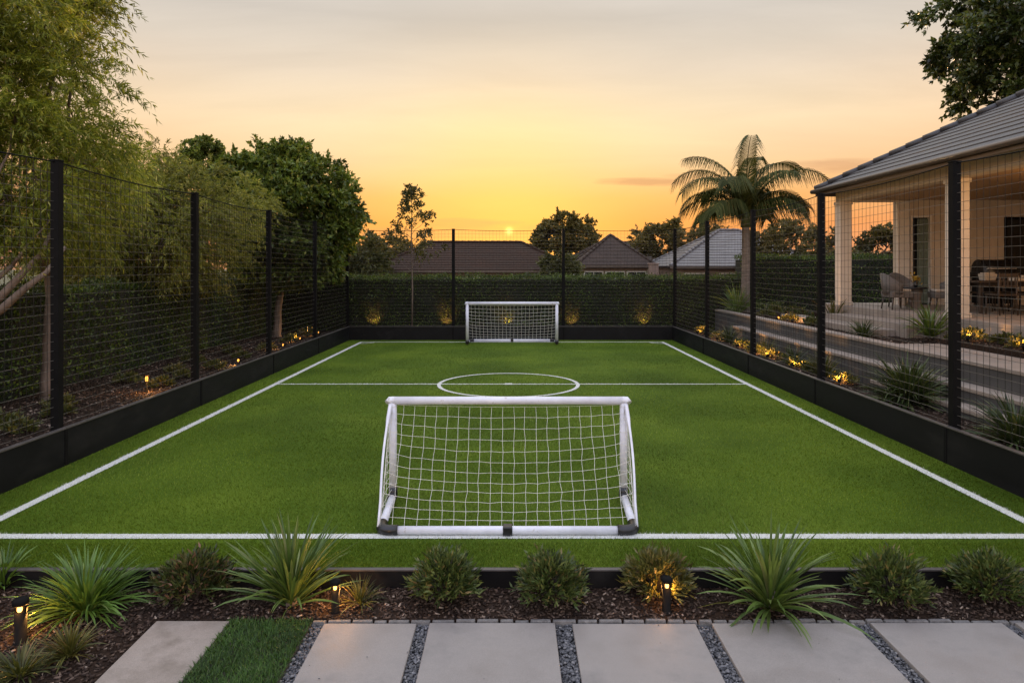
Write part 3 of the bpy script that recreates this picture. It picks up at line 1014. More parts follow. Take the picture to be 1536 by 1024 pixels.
fb = empty('mesh_fence', (0, FY1 + .1, 0), 'tall black mesh fence with kick boards behind the far goal', 'fence')
PY = FY1 + .115
xs = [PXL, -2.07, 1.77, PXR]
for x in xs:
    post(fb, x, PY)
for x in xs[1:3]:
    MB().box(x - .028, x + .028, FY1 - .008, FY1, .002, BH - .02).build('joint_strip', M['black'], fb, .002)
for i in range(3):
    a, b = xs[i] + .06, xs[i + 1] - .06
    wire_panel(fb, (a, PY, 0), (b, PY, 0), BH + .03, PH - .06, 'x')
    cable(fb, (a, PY, 0), (b, PY, 0), PH - .03)
for i in range(3):
    board(fb, FX0 - .05 if i == 0 else xs[i] + .003, FX1 + .05 if i == 2 else xs[i + 1] - .003, FY1, FY1 + .05, 0)


# ------------------------------------------------------------------ goals
def soccer_goal(name, label, cx, yf, yb, hw, hwb, hgt, r, cord, cell, facing_net_rows, sag):
    """yf: the line of the posts, yb: the ground bar at the back of the net."""
    root = empty(name, (cx, yf, 0), label, 'goal')
    xl, xr = cx - hw, cx + hw
    bl, br = cx - hwb, cx + hwb
    sgn = 1 if yb > yf else -1
    MB().tube([(xl - r * .3, yf, hgt - r), (xr + r * .3, yf, hgt - r)], r, 16).build('crossbar', M['white_tube'], root)
    for xa in (xl, xr):
        MB().tube([(xa, yf, .12), (xa, yf, hgt - r * 1.6)], r * .95, 16).build('post', M['white_tube'], root)
    for xa, xb in ((xl, bl), (xr, br)):
        MB().tube([(xa, yf, r + .02), (xb, yb - sgn * .10, r)], r * .92, 14).build('side_bar', M['white_tube'], root)
        k = 1 if xa > cx else -1
        MB().tube([(xa, yf, .05), (xa, yf, .16)], r * 1.14, 14).tube([(xa, yf - sgn * .02, r + .02), (xa, yf + sgn * .08, r + .02)], r * 1.12, 14).build('corner_joint', M['joint'], root)
        pts = [(xb, yb - sgn * .17, r)]
        for i in range(7):
            a = PI / 2 * i / 6
            pts.append((xb - k * .09 * (1 - math.cos(a)), yb - sgn * .09 * (1 - math.sin(a)), r))
        pts.append((xb - k * .17, yb, r))
        MB().tube(pts, r * 1.16, 14).build('corner_joint', M['joint'], root)
        # bent stay from the top corner to the back corner
        pts = []
        for i in range(13):
            s = i / 12
            z = (hgt - r) * (1 - s) + r * 1.5 * s + .03 * math.sin(PI * s)
            y = yf + (yb - sgn * .03 - yf) * (s ** 1.15) + sgn * .06 * math.sin(PI * s)
            pts.append((xa + (xb - xa) * s + k * .02 + k * .018 * math.sin(PI * min(1, s * 1.2)), y, z))
        MB().tube(pts, [r * .5] * 3 + [r * .30] * 10, 10).build('back_stay', M['white_tube'], root)
        MB().tube([(xa - k * .02, yf, hgt - r), (xa + k * .03, yf, hgt - r * .99), (xa + k * .045, yf + sgn * .02, hgt - r * 1.6)], r * 1.03, 14).build('top_corner', M['white_tube'], root)
    MB().tube([(bl + .16, yb, r), (br - .16, yb, r)], r * .92, 16).build('back_bar', M['white_tube'], root)
    MB().box(cx - .045, cx + .045, yb - r * 1.15, yb + r * 1.15, .002, r * 2.1).build('clamp', M['joint'], root, .01)
    m = MB()
    nc = int(round(2 * hw / cell))
    nr = facing_net_rows
    G = {}
    for j in range(nr + 1):
        t = j / nr
        for i in range(nc + 1):
            s = i / nc
            edge = math.sin(PI * s) ** .55 if 0 < s < 1 else 0
            z = (hgt - 1.9 * r) * (1 - t) + r * 1.6 * t
            z -= sag * edge * math.sin(PI * min(1, t * .93 + .03)) + .02 * edge * (1 - t)
            y = yf + (yb - yf) * (t ** 1.25) + sgn * .10 * math.sin(PI * t) * (.6 + .4 * edge)
            h = hw + (hwb - hw) * t
            xx = cx - h + 2 * h * s
            z = max(z, r * 1.3 if t > .8 else .02)
            jt = 0 if j in (0, nr) or i in (0, nc) else 1
            G[i, j] = Vector((xx + jt * random.gauss(0, .004), y + jt * random.gauss(0, .004), z + jt * random.gauss(0, .004)))
    for i in range(nc + 1):
        m.tube([G[i, j] for j in range(nr + 1)], cord, 5, cap=False)
    for j in range(nr + 1):
        m.tube([G[i, j] for i in range(nc + 1)], cord, 5, cap=False)
    ns = 6
    for k, col_i in ((-1, 0), (1, nc)):
        rows = []
        for j in range(nr + 1):
            b = G[col_i, j]
            row = []
            for q in range(ns + 1):
                s = q / ns
                a = Vector((xl if k < 0 else xr, yf, b.z))
                p = a.lerp(b, s)
                p.x += k * .04 * math.sin(PI * s)
                p.z -= .03 * math.sin(PI * s)
                row.append(p)
            rows.append(row)
            if j:
                m.tube(row, cord, 5, cap=False)
        for q in range(1, ns + 1):
            m.tube([rows[j][q] for j in range(nr + 1)], cord, 5, cap=False)
    if abs(yf) < 10:
        for j in range(0, nr + 1, 2):     # ties round the posts
            for k in (-1, 1):
                xa = xl if k < 0 else xr
                m.tube([(xa + r * 1.05 * math.cos(a), yf + r * 1.05 * math.sin(a), .2 + (hgt - .3) * j / nr) for a in [q * PI / 4 for q in range(9)]], cord, 4, cap=False)
    m.build('net', M['net'], root)
    return root


soccer_goal('soccer_goal', 'near white goal seen from behind, with a loose white net and black corners', -.047, 7.32, 6.41, 1.235, 1.20, 1.125, .043, .0018, .118, 12, .10)
soccer_goal('soccer_goal', 'small far white goal facing the camera against the black boards', -.02, 22.28, 23.15, 1.46, 1.46, 1.40, .052, .0045, .125, 11, .08)


# ------------------------------------------------------------------ garden lamps
def point(parent, loc, watts, radius=.02, col=(1, .45, .11)):
    l = bpy.data.lights.new('lamp', 'POINT')
    l.energy = watts
    l.color = col
    l.shadow_soft_size = radius
    o = link(bpy.data.objects.new('bulb', l), parent)
    o.location = Vector(loc) - Vector(parent.location)
    return o


def bollard(loc, k, label, watts):
    root = empty('bollard_light', loc, label, 'lamp', 'black bollard lamps in the front bed')
    x, y, z = loc
    hh = .27 * k
    r = .034 * k
    MB().lathe(loc, [(r * 1.25, -.02), (r * 1.25, .006), (r, .01), (r, hh * .70)], 20).build('post', M['black'], root)
    MB().lathe((x, y, z), [(r * 1.3, hh * .86), (r * 1.34, hh * .88), (r * 1.34, hh * .95), (r * 1.1, hh * .99), (r * .5, hh * 1.02), (r * .1, hh * 1.025)], 20).build('cap', M['black'], root)
    m = MB()
    for a in (PI * .25, PI * .75, PI * 1.0, 0):
        px, py = x + r * .8 * math.cos(a), y + r * .8 * math.sin(a)
        m.tube([(px, py, z + hh * .69), (px, py, z + hh * .87)], r * .3, 8)
    m.build('cage', M['black'], root)
    MB().lathe((x, y - r * .25, z), [(r * .30, hh * .705), (r * .42, hh * .74), (r * .40, hh * .80), (r * .15, hh * .85)], 14).build('lens', M['lens'], root)
    point(root, (x, y - r * 1.15, z + hh * .80), watts * .16, .012)
    point(root, (x + r * 1.2, y + r * 1.2, z + hh * .62), watts * .9, .012)
    point(root, (x - r * 1.2, y + r * 1.2, z + hh * .62), watts * .9, .012)
    return root


def bed(px, py, z):
    d = F * (H - z) / (py - CY)
    return ((px - CX) * d / F, d, z)


bollard(bed(31, 962, BZ), 1.15, 'black bollard lamp beside the leafy green clump near the stained slab', 4)
bollard(bed(503, 917, BZ), .92, 'black bollard lamp with lit slot beside the left yucca', 3.6)
bollard(bed(1000, 917, BZ), 1.0, 'black bollard lamp lit in front of the olive shrub', 2.0)


def spotlight(loc, target, label, watts, size=70, group='warm uplights along the fence beds', lens_up=True):
    root = empty('garden_spotlight', loc, label, 'lamp', group)
    x, y, z = loc
    d = (Vector(target) - Vector((x, y, z + .09))).normalized()
    MB().tube([(x, y, z - .03), (x, y, z + .07)], .012, 8).build('spike', M['black'], root)
    c = Vector((x, y, z + .09))
    MB().tube([c - d * .05, c + d * .035], [.026, .038], 14).build('head', M['black'], root)
    MB().tube([c + d * .034, c + d * .046], [.033, .02], 14).build('lens', M['lens_small'], root)
    l = bpy.data.lights.new('lamp', 'SPOT')
    l.energy = watts
    l.color = (1, .48, .13)
    l.spot_size = math.radians(size)
    l.spot_blend = .6
    l.shadow_soft_size = .02
    o = link(bpy.data.objects.new('bulb', l), root)
    p = c + d * .06
    o.location = p - Vector(loc)
    o.rotation_euler = d.to_track_quat('-Z', 'Y').to_euler()
    return root


# ------------------------------------------------------------------ beds, terraces, hedges round the pitch
struct('garden_bed', MB().box(-30, FX0 - .05, 1.0, 26.2, -.4, LZ), M['mulch'], 'dark mulch bed between the fence and the long hedge', 'garden bed')
struct('garden_bed', MB().box(FX0 - .05, FX1 + .05, FY1 + .05, 26.2, -.4, .30), M['mulch'], 'dark strip of bed behind the far boards', 'garden bed')
struct('garden_bed', MB().box(FX1 + .05, 6.6, 1.0, 26.2, -.4, .30), M['mulch'], 'narrow mulch bed between the boards and terrace steps', 'garden bed')
chips('bark_mulch', [(-8.5, FX0 - .06, 7, 22, LZ), (FX1 + .06, 6.6, 7.5, 22, .30), (8.25, 9.2, 9, 13.2, 1.12), (7.46, 9.2, 13.2, 22, .98)], 230, 'bark chips over the side beds', .055)

hedge('hedge', 'long dark clipped hedge behind the fence under the feathery trees', -9.7, -8.5, 3, 24.3, LZ, 2.12, 520, (.075, .038), {'+x': 1, '+z': 1.1})
hedge('hedge', 'dark green clipped hedge behind the far goal and fence', -9.7, 8.4, 24.55, 25.8, .2, 2.18, 620, (.07, .036), {'-y': 1, '+z': 1.1})
hedge('hedge', 'dark hedge behind the palm and the open end of the veranda', 8.6, 16.5, 25.6, 26.8, .9, 2.92, 420, (.085, .042), {'-y': 1, '+z': 1.1})

TY = 24.3
rw = empty('retaining_wall', (7.2, 14, .3), 'grey concrete terrace wall with long steps beside the fence', 'retaining wall')


def tread(x0, x1, y0, y1, z0, z1, nm):
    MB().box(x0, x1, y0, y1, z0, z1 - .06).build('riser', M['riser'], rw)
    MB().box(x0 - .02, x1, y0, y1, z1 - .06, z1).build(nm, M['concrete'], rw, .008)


tread(6.6, 6.9, 1.0, 12.6, -.3, .45, 'tread')
tread(6.9, 7.2, 1.0, 21.5, -.3, .69, 'tread')
tread(7.2, 8.25, 1.0, 13.2, -.3, 1.04, 'tread')
tread(7.2, 7.46, 13.2, TY, -.3, 1.04, 'coping')
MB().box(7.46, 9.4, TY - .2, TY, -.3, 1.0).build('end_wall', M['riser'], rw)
struct('terrace_bed', MB().box(7.46, 9.2, 13.2, TY - .2, -.3, .98).box(8.25, 9.2, 1.0, 13.2, -.3, 1.12).box(8.4, 30, TY, 60, -.3, .9), M['mulch'], 'upper mulch bed between terrace wall and the veranda', 'garden bed')
struct('patio', MB().box(9.2, 24, 2.0, 20.6, -.3, 1.457), M['concrete'], 'pale paved patio floor under the veranda', 'patio', .01)
for (x0, x1, y0, y1, z, lb) in ((8.52, 9.19, 14.8, 18.6, 1.27, 'upper pale stone step leading up to the patio'), (8.0, 8.52, 15.2, 20.4, 1.13, 'lower pale stone step below the patio edge')):
    o = MB().box(x0, x1, y0, y1, .9, z).build('stone_step', M['concrete'], None, .012)
    tag(o, lb, 'step')

# ------------------------------------------------------------------ the house with the veranda


def hip_roof(parent, x0, x1, y0, y1, z, pitch, course, mat, thick=.03, caps=True, nm='roof', long_axis=None):
    """Tiled hip roof in overlapping courses; every course is a real step."""
    m = MB()
    hwid = min(x1 - x0, y1 - y0) / 2
    n = max(3, int(round(hwid / course)))
    up = math.sqrt(1 + pitch * pitch)
    for i in range(n):
        a, b = hwid * i / n, hwid * (i + 1) / n
        b = min(b + course * .12, hwid)
        lo, hi = thick, .004
        c0 = [(x0 + a, y0 + a), (x1 - a, y0 + a), (x1 - a, y1 - a), (x0 + a, y1 - a)]
        c1 = [(x0 + b, y0 + b), (x1 - b, y0 + b), (x1 - b, y1 - b), (x0 + b, y1 - b)]
        za, zb = z + a * pitch, z + b * pitch
        for k in range(4):
            p, q = c0[k], c0[(k + 1) % 4]
            r_, s_ = c1[(k + 1) % 4], c1[k]
            m.poly([(p[0], p[1], za + lo), (q[0], q[1], za + lo), (r_[0], r_[1], zb + hi), (s_[0], s_[1], zb + hi)])
            m.poly([(p[0], p[1], za - .01), (q[0], q[1], za - .01), (q[0], q[1], za + lo), (p[0], p[1], za + lo)])
    m.poly([(x0, y0, z - .012), (x0, y1, z - .012), (x1, y1, z - .012), (x1, y0, z - .012)])
    rf = m.build(nm, mat, parent)
    if caps:
        k = MB()
        top = z + hwid * pitch + thick
        if x1 - x0 > y1 - y0:
            r0, r1 = (x0 + hwid, (y0 + y1) / 2, top), (x1 - hwid, (y0 + y1) / 2, top)
            ends = [((x0, y0), r0), ((x0, y1), r0), ((x1, y0), r1), ((x1, y1), r1)]
        else:
            r0, r1 = ((x0 + x1) / 2, y0 + hwid, top), ((x0 + x1) / 2, y1 - hwid, top)
            ends = [((x0, y0), r0), ((x1, y0), r0), ((x0, y1), r1), ((x1, y1), r1)]
        lines = [((e[0], e[1], z + thick), r) for e, r in ends]
        if (Vector(r0) - Vector(r1)).length > .3:
            lines.append((r0, r1))
        for a, b in lines:
            a, b = Vector(a), Vector(b)
            L = (b - a).length
            nn = max(2, int(L / .42))
            for i in range(nn):
                p, q = a.lerp(b, i / nn), a.lerp(b, (i + 1.06) / nn)
                k.tube([p + Vector((0, 0, .012)), q], [.10, .085], 8)
        kk = k.build('ridge_cap', mat, rf)
        return rf, kk
    return rf, None


HX0, HY1 = 8.75, 19.75
house = empty('house', (14, 12, 1.457), 'cream house with slate hip roof and open veranda beside the pitch', 'house')
EZ = 4.73
hip_roof(house, HX0, 22.75, 3.0, HY1, EZ, .55, .30, M['roof'], .032)
MB().box(HX0 + .02, 22.7, 3.03, HY1 - .03, EZ - .05, EZ - .02).build('soffit', M['soffit'], house)
fa = MB()
fa.box(HX0, HX0 + .03, 3.0, HY1, EZ - .17, EZ - .012)
fa.box(HX0 + .03, 22.7, HY1 - .03, HY1, EZ - .17, EZ - .012)
fa.build('fascia', M['gutter'], house)
gt = MB()
for k in range(10):
    pass
gt.tube([(HX0 - .06, 3.0, EZ - .03), (HX0 - .06, HY1 + .09, EZ - .03)], .062, 10)
gt.tube([(HX0 - .06, HY1 + .06, EZ - .03), (22.7, HY1 + .06, EZ - .03)], .062, 10)
gt.build('gutter', M['gutter'], house)
CXX = 9.4
FZ = 1.457
CT = 4.38
for y in (19.43, 14.45, 9.2):
    m = MB().box(CXX - .16, CXX + .16, y - .16, y + .16, FZ + .10, CT - .09)
    m.box(CXX - .185, CXX + .185, y - .185, y + .185, FZ, FZ + .10)
    m.box(CXX - .185, CXX + .185, y - .185, y + .185, CT - .09, CT)
    m.build('column', M['render'], house, .008)
MB().box(CXX - .15, CXX + .15, 3.2, 19.58, CT, EZ - .052).build('beam', M['beamwood'], house, .006)
MB().box(CXX + .15, 10.9, 19.28, 19.58, CT, EZ - .052).build('beam', M['beamwood'], house, .006)
CEIL = 4.42
MB().box(CXX + .16, 16.6, 3.3, 19.26, CEIL, CEIL + .05).build('ceiling', M['soffit'], house)
# end wall facing the camera, with door and window
WY = 19.4
wl = MB()
wl.box(10.94, 11.28, WY, WY + .25, FZ, EZ - .06)
wl.box(11.28, 11.90, WY, WY + .25, 4.0, EZ - .06)
wl.box(11.90, 13.95, WY, WY + .25, FZ, EZ - .06)
wl.box(13.95, 15.6, WY, WY + .25, FZ, FZ + .75)
wl.box(13.95, 15.6, WY, WY + .25, 3.95, EZ - .06)
wl.box(15.6, 16.6, WY, WY + .25, FZ, EZ - .06)
wl.box(16.6, 16.85, 3.2, WY + .25, FZ, EZ - .06)
wl.box(16.85, 22.2, WY - .3, WY, FZ, EZ - .06)
wl.build('wall', M['render'], house)
MB().box(10.9, 11.26, WY - .05, WY - .002, FZ, CT + .02).build('pilaster', M['trim'], house, .006)
dr = MB().box(11.29, 11.35, WY - .02, WY + .2, FZ, 3.995).box(11.84, 11.895, WY - .02, WY + .2, FZ, 3.995).box(11.35, 11.84, WY - .02, WY + .2, 3.93, 3.995).build('door', M['trim'], house, .004)
MB().box(11.35, 11.84, WY + .12, WY + .14, FZ, 3.93).build('glass', M['glass'], dr)
cu = MB()
N = 26
b0 = len(cu.v)
for i in range(N + 1):
    s = i / N
    xx = 11.52 + .32 * s
    yy_ = WY + .07 + .022 * math.sin(s * 38)
    cu.v += [(xx, yy_, FZ + .03), (xx, yy_, 3.9)]
for i in range(N):
    cu.face((b0 + 2 * i, b0 + 2 * i + 2, b0 + 2 * i + 3, b0 + 2 * i + 1), 0, True)
cu.build('curtain', M['curtain'], dr)
wn = MB()
for (a, b, c, d_) in ((13.95, 14.02, FZ + .75, 3.95), (15.53, 15.6, FZ + .75, 3.95), (14.02, 15.53, FZ + .75, FZ + .82), (14.02, 15.53, 3.88, 3.95), (14.74, 14.79, FZ + .82, 3.88)):
    wn.box(a, b, WY - .02, WY + .12, c, d_)
wn = wn.build('window', M['black'], house, .003)
MB().box(14.02, 15.53, WY + .06, WY + .08, FZ + .82, 3.88).build('glass', M['glass'], wn)
MB().box(13.88, 15.67, WY - .07, WY - .021, FZ + .69, FZ + .75).build('sill', M['trim'], wn, .004)
cl = empty('ceiling_light', (10.9, 12.6, CEIL), 'warm round ceiling lamp under the veranda roof', 'lamp')
MB().lathe((10.9, 12.6, CEIL), [(.17, -.002), (.17, -.03), (.15, -.045)], 24).build('rim', M['black'], cl)
MB().lathe((10.9, 12.6, CEIL), [(.14, -.03), (.14, -.055), (.10, -.075), (.02, -.082)], 24).build('diffuser', glow('ceiling lamp', (1, .55, .2), 5), cl)
point(cl, (10.9, 12.6, CEIL - .2), 120, .1, (1, .55, .22))


# veranda furniture
def wicker_chair(loc, rz, label):
    root = empty('wicker_chair', (0, 0, 0), label, 'chair', 'wicker chairs round the small table')
    MB().hexa([(-.27, -.27, .30), (.27, -.27, .30), (.25, .25, .30), (-.25, .25, .30), (-.29, -.29, .45), (.29, -.29, .45), (.27, .27, .45), (-.27, .27, .45)]).build('seat', M['wicker'], root, .02)
    m = MB()
    b0 = len(m.v)
    n = 14
    for i in range(n + 1):
        a = PI * (.0 + i / n)
        xx, yy2 = .31 * math.cos(a), .02 + .30 * math.sin(a)
        hgt = .66 + .26 * max(0, math.sin(a)) ** 1.4
        o_ = 1.12
        m.v += [(xx, yy2, .40), (xx * o_, yy2 * o_ + .03 * math.sin(a), hgt), (xx * .9 * o_, (yy2 * .9) * o_ + .03 * math.sin(a), hgt), (xx * .9, yy2 * .9, .40)]
    for i in range(n):
        for k in range(4):
            m.face((b0 + i * 4 + k, b0 + (i + 1) * 4 + k, b0 + (i + 1) * 4 + (k + 1) % 4, b0 + i * 4 + (k + 1) % 4), 0, True)
    m.face((b0, b0 + 1, b0 + 2, b0 + 3)); m.face((b0 + n * 4 + 3, b0 + n * 4 + 2, b0 + n * 4 + 1, b0 + n * 4))
    m.build('backrest', M['wicker'], root)
    MB().box(-.24, .24, -.25, .22, .451, .52).build('cushion', M['fabric'], root, .03)
    for sx in (-1, 1):
        for sy in (-1, 1):
            MB().tube([(sx * .22, sy * .21, .31), (sx * .25, sy * .25, 0)], [.024, .016], 8).build('leg', M['darkwood'], root)
    root.location = loc
    root.rotation_euler = (0, 0, rz)
    return root


ch = wicker_chair((9.72, 17.3, FZ), PI / 2, 'grey wicker armchair nearest the open end of the veranda')
for loc, rz, lb in (((10.35, 18.1, FZ), 0.1, 'grey wicker armchair behind the small patio table, by the pilaster'),
                    ((10.72, 17.0, FZ), -PI / 2 - .25, 'grey wicker armchair between the small table and the middle column')):
    c = copy_tree(ch)
    c.location = loc
    c.rotation_euler = (0, 0, rz)
    tag(c, lb)
t = empty('side_table', (10.2, 17.35, FZ), 'small round wicker table between the wicker armchairs', 'table')
MB().lathe((10.2, 17.35, FZ), [(.30, .52), (.31, .53), (.31, .55), (.30, .56)], 24).build('tabletop', M['steel'], t)
MB().lathe((10.2, 17.35, FZ), [(.20, 0), (.20, .02), (.14, .25), (.2, .52)], 18).build('base', M['wicker'], t)
v_ = empty('flower_vase', (10.22, 17.33, FZ + .56), 'small vase of yellow flowers on the round wicker table', 'vase')
MB().lathe((10.22, 17.33, FZ + .56), [(.035, 0), (.055, .05), (.05, .1), (.03, .15), (.04, .17)], 14).build('vase', M['steel'], v_)
P = np.array([(10.22, 17.33, FZ + .78)]) + RNG.normal(0, .05, (60, 3))
V, Fc = leaf_quads(P, rvec(60) + np.array([0, 0, .4]), .07, .05)
np_obj('blossom', V, Fc, [leafmat('yellow petals', [(0, (.35, .24, .03)), (1, (.55, .40, .06))], .2)], v_)

t = empty('dining_table', (11.35, 15.9, FZ), 'long dark dining table on the veranda beyond the middle column', 'table')
m = MB()
for i in range(6):
    m.box(10.55, 12.55, 15.45 + i * .152, 15.45 + i * .152 + .146, FZ + .71, FZ + .75)
m.build('tabletop', M['darkwood'], t, .004)
MB().box(10.65, 12.45, 15.55, 15.58, FZ + .62, FZ + .708).box(10.65, 12.45, 16.22, 16.25, FZ + .62, FZ + .708).build('apron', M['darkwood'], t)
for xx in (10.68, 12.38):
    for yv in (15.60, 16.16):
        MB().box(xx, xx + .07, yv, yv + .07, FZ, FZ + .705).build('leg', M['darkwood'], t)


def dining_chair():
    root = empty('dining_chair', (0, 0, 0), 'x', 'chair', 'dark dining chairs on the veranda')
    MB().box(-.22, .22, -.22, .22, .43, .47).build('seat', M['darkwood'], root, .008)
    m = MB().box(-.21, .21, .195, .22, .62, .66).box(-.21, .21, .205, .23, .84, .92)
    for i in range(5):
        xx = -.16 + i * .08
        m.box(xx - .014, xx + .014, .203, .218, .66, .84)
    m.build('backrest', M['darkwood'], root, .003)
    for sx in (-1, 1):
        MB().tube([(sx * .19, -.19, .43), (sx * .2, -.2, 0)], [.02, .014], 8).build('leg', M['darkwood'], root)
        MB().tube([(sx * .2, .235, .93), (sx * .195, .2, .45), (sx * .2, .24, 0)], [.015, .02, .014], 8).build('leg', M['darkwood'], root)
    return root


dc = dining_chair()
first = True
for xx, yv, rz, lb in ((10.9, 15.25, PI, 'dark dining chair on the near side of the long table, by the column'), (11.5, 15.22, PI + .06, 'dark dining chair in the middle of the near side of the long table'),
                       (12.1, 15.27, PI - .05, 'dark dining chair at the house end of the near side of the table'), (11.0, 16.62, 0, 'dark dining chair behind the long table, by the column'),
                       (11.7, 16.6, .05, 'dark dining chair behind the long table, in front of the barbecue'), (12.3, 16.65, -.05, 'dark dining chair behind the table at the window end')):
    c = dc if first else copy_tree(dc)
    first = False
    c.location = (xx, yv, FZ)
    c.rotation_euler = (0, 0, rz)
    tag(c, lb)
for xx, yv, wd, hh, lb, mt in ((10.98, 15.8, .30, .16, 'cream cushion-like basket on the dining table by the column', 'fabric'), (11.75, 15.75, .40, .10, 'low wooden tray on the dining table lit by the ceiling lamp', 'beamwood')):
    if mt == 'fabric':
        o = empty('table_basket', (xx, yv, FZ + .751), lb, 'basket')
        MB().hexa([(xx - wd * .42, yv - .1, FZ + .751), (xx + wd * .42, yv - .1, FZ + .751), (xx + wd * .42, yv + .1, FZ + .751), (xx - wd * .42, yv + .1, FZ + .751),
                   (xx - wd * .5, yv - .13, FZ + .75 + hh), (xx + wd * .5, yv - .13, FZ + .75 + hh), (xx + wd * .5, yv + .13, FZ + .75 + hh), (xx - wd * .5, yv + .13, FZ + .75 + hh)]).build('basket', M[mt], o, .02)
        MB().box(xx - wd * .4, xx + wd * .4, yv - .09, yv + .09, FZ + .75 + hh, FZ + .78 + hh).build('cloth', M['fabric'], o, .015)
    else:
        o = empty('serving_tray', (xx, yv, FZ + .751), lb, 'tray')
        q = MB().box(xx - wd / 2, xx + wd / 2, yv - .14, yv + .14, FZ + .751, FZ + .77)
        q.box(xx - wd / 2, xx + wd / 2, yv - .155, yv - .14, FZ + .751, FZ + .82).box(xx - wd / 2, xx + wd / 2, yv + .14, yv + .155, FZ + .751, FZ + .82)
        q.box(xx - wd / 2 - .015, xx - wd / 2, yv - .155, yv + .155, FZ + .751, FZ + .84).box(xx + wd / 2, xx + wd / 2 + .015, yv - .155, yv + .155, FZ + .751, FZ + .84)
        q.build('tray', M[mt], o)
        for k in range(3):
            MB().lathe((xx - .12 + k * .12, yv, FZ + .771), [(.03, 0), (.035, .03), (.035, .09), (.02, .11)], 12).build('jar', M['fabric'], o)
b = empty('barbecue', (12.9, 18.3, FZ), 'black hooded barbecue against the veranda end wall', 'barbecue')
m = MB()
prof = []
for i in range(9):
    a = PI * i / 8
    prof.append((18.3 - .26 * math.cos(a), FZ + .93 + .34 * math.sin(a) ** .8 if 0 < i < 8 else FZ + .93))
n0 = len(m.v)
for xx in (12.45, 13.3):
    m.v += [(xx, yv, zv) for yv, zv in prof]
for i in range(8):
    m.face((n0 + i, n0 + i + 1, n0 + 9 + i + 1, n0 + 9 + i), 0, True)
m.face(range(n0 + 8, n0 - 1, -1)); m.face(range(n0 + 9, n0 + 18))
m.build('hood', M['steel'], b)
MB().box(12.42, 13.33, 18.02, 18.58, FZ + .78, FZ + .928).build('firebox', M['steel'], b, .006)
MB().box(12.46, 13.29, 18.05, 18.55, FZ + .10, FZ + .779).build('cabinet', M['black'], b, .006)
MB().tube([(12.5, 18.0, FZ + 1.02), (12.5, 17.97, FZ + 1.03), (13.25, 17.97, FZ + 1.03), (13.25, 18.0, FZ + 1.02)], .012, 8).build('handle', M['trim'], b)
MB().box(13.335, 13.75, 18.05, 18.55, FZ + .84, FZ + .88).box(12.0, 12.415, 18.05, 18.55, FZ + .84, FZ + .88).build('side_shelf', M['steel'], b, .006)
for xx in (12.52, 13.22):
    for yv in (18.11, 18.49):
        MB().tube([(xx - .02, yv, FZ + .05), (xx + .02, yv, FZ + .05)], .05, 14).build('wheel', M['joint'], b)


# ------------------------------------------------------------------ houses beyond the hedge
def far_house(label, x0, x1, y0, y1, ez, pitch, roofm, wallm, course=.34, over=.55, wins=3, chim=None, gz=-.3):
    root = empty('house', ((x0 + x1) / 2, (y0 + y1) / 2, gz), label, 'house')
    hip_roof(root, x0, x1, y0, y1, ez, pitch, course, M[roofm], .05)
    MB().box(x0 + over, x1 - over, y0 + over, y1 - over, gz, ez - .013).build('wall', M[wallm], root)
    MB().box(x0, x1, y0 - .06, y0 - .001, ez - .16, ez - .015).box(x0, x1, y1 + .001, y1 + .06, ez - .16, ez - .015).build('gutter', M['gutter'], root)
    Ww = (x1 - x0 - 2 * over)
    for i in range(wins):
        cx = x0 + over + Ww * (i + .5) / wins
        fr_ = MB().box(cx - .75, cx + .75, y0 + over - .06, y0 + over - .002, ez - 1.75, ez - .45).build('window', M['trim'], root)
        MB().box(cx - .66, cx - .03, y0 + over - .08, y0 + over - .061, ez - 1.66, ez - .54).box(cx + .03, cx + .66, y0 + over - .08, y0 + over - .061, ez - 1.66, ez - .54).build('pane', M['glass'], fr_)
    if chim:
        MB().box(chim[0] - .35, chim[0] + .35, chim[1] - .35, chim[1] + .35, ez + .2, chim[2]).box(chim[0] - .42, chim[0] + .42, chim[1] - .42, chim[1] + .42, chim[2], chim[2] + .12).build('chimney', M['brick'], root)
    return root


far_house('long low house with a wide brown tiled hip roof under the setting sun', -9.9, 4.6, 46, 54, 2.36, .50, 'roof_brown', 'brick', wins=5)
far_house('house with steep grey pyramid roof right of the round tree', 4.85, 10.9, 52, 58.2, 2.72, .80, 'roof_grey', 'brick', wins=3)
far_house('farther grey roofed house half hidden behind the pyramid roof', 4.6, 15.5, 63, 71, 2.9, .52, 'roof_grey', 'far_render', wins=4)
far_house('house with a pale grey metal roof behind the palm', 10.6, 21.5, 46, 55.5, 2.62, .56, 'roof_pale', 'brick', wins=4)
far_house('distant low grey house beside the round leafy tree', -17.5, -11.2, 60, 66, 2.3, .34, 'roof_grey', 'far_render', wins=2)
MB_ = MB().box(9.55, 10.15, 47.5, 48.1, -.3, 2.75).box(9.5, 10.2, 47.45, 48.15, 2.75, 2.85)
o = MB_.build('brick_pier', M['brick'], None, .02)
tag(o, 'square brick pier standing between the two grey roofed houses', 'pier')

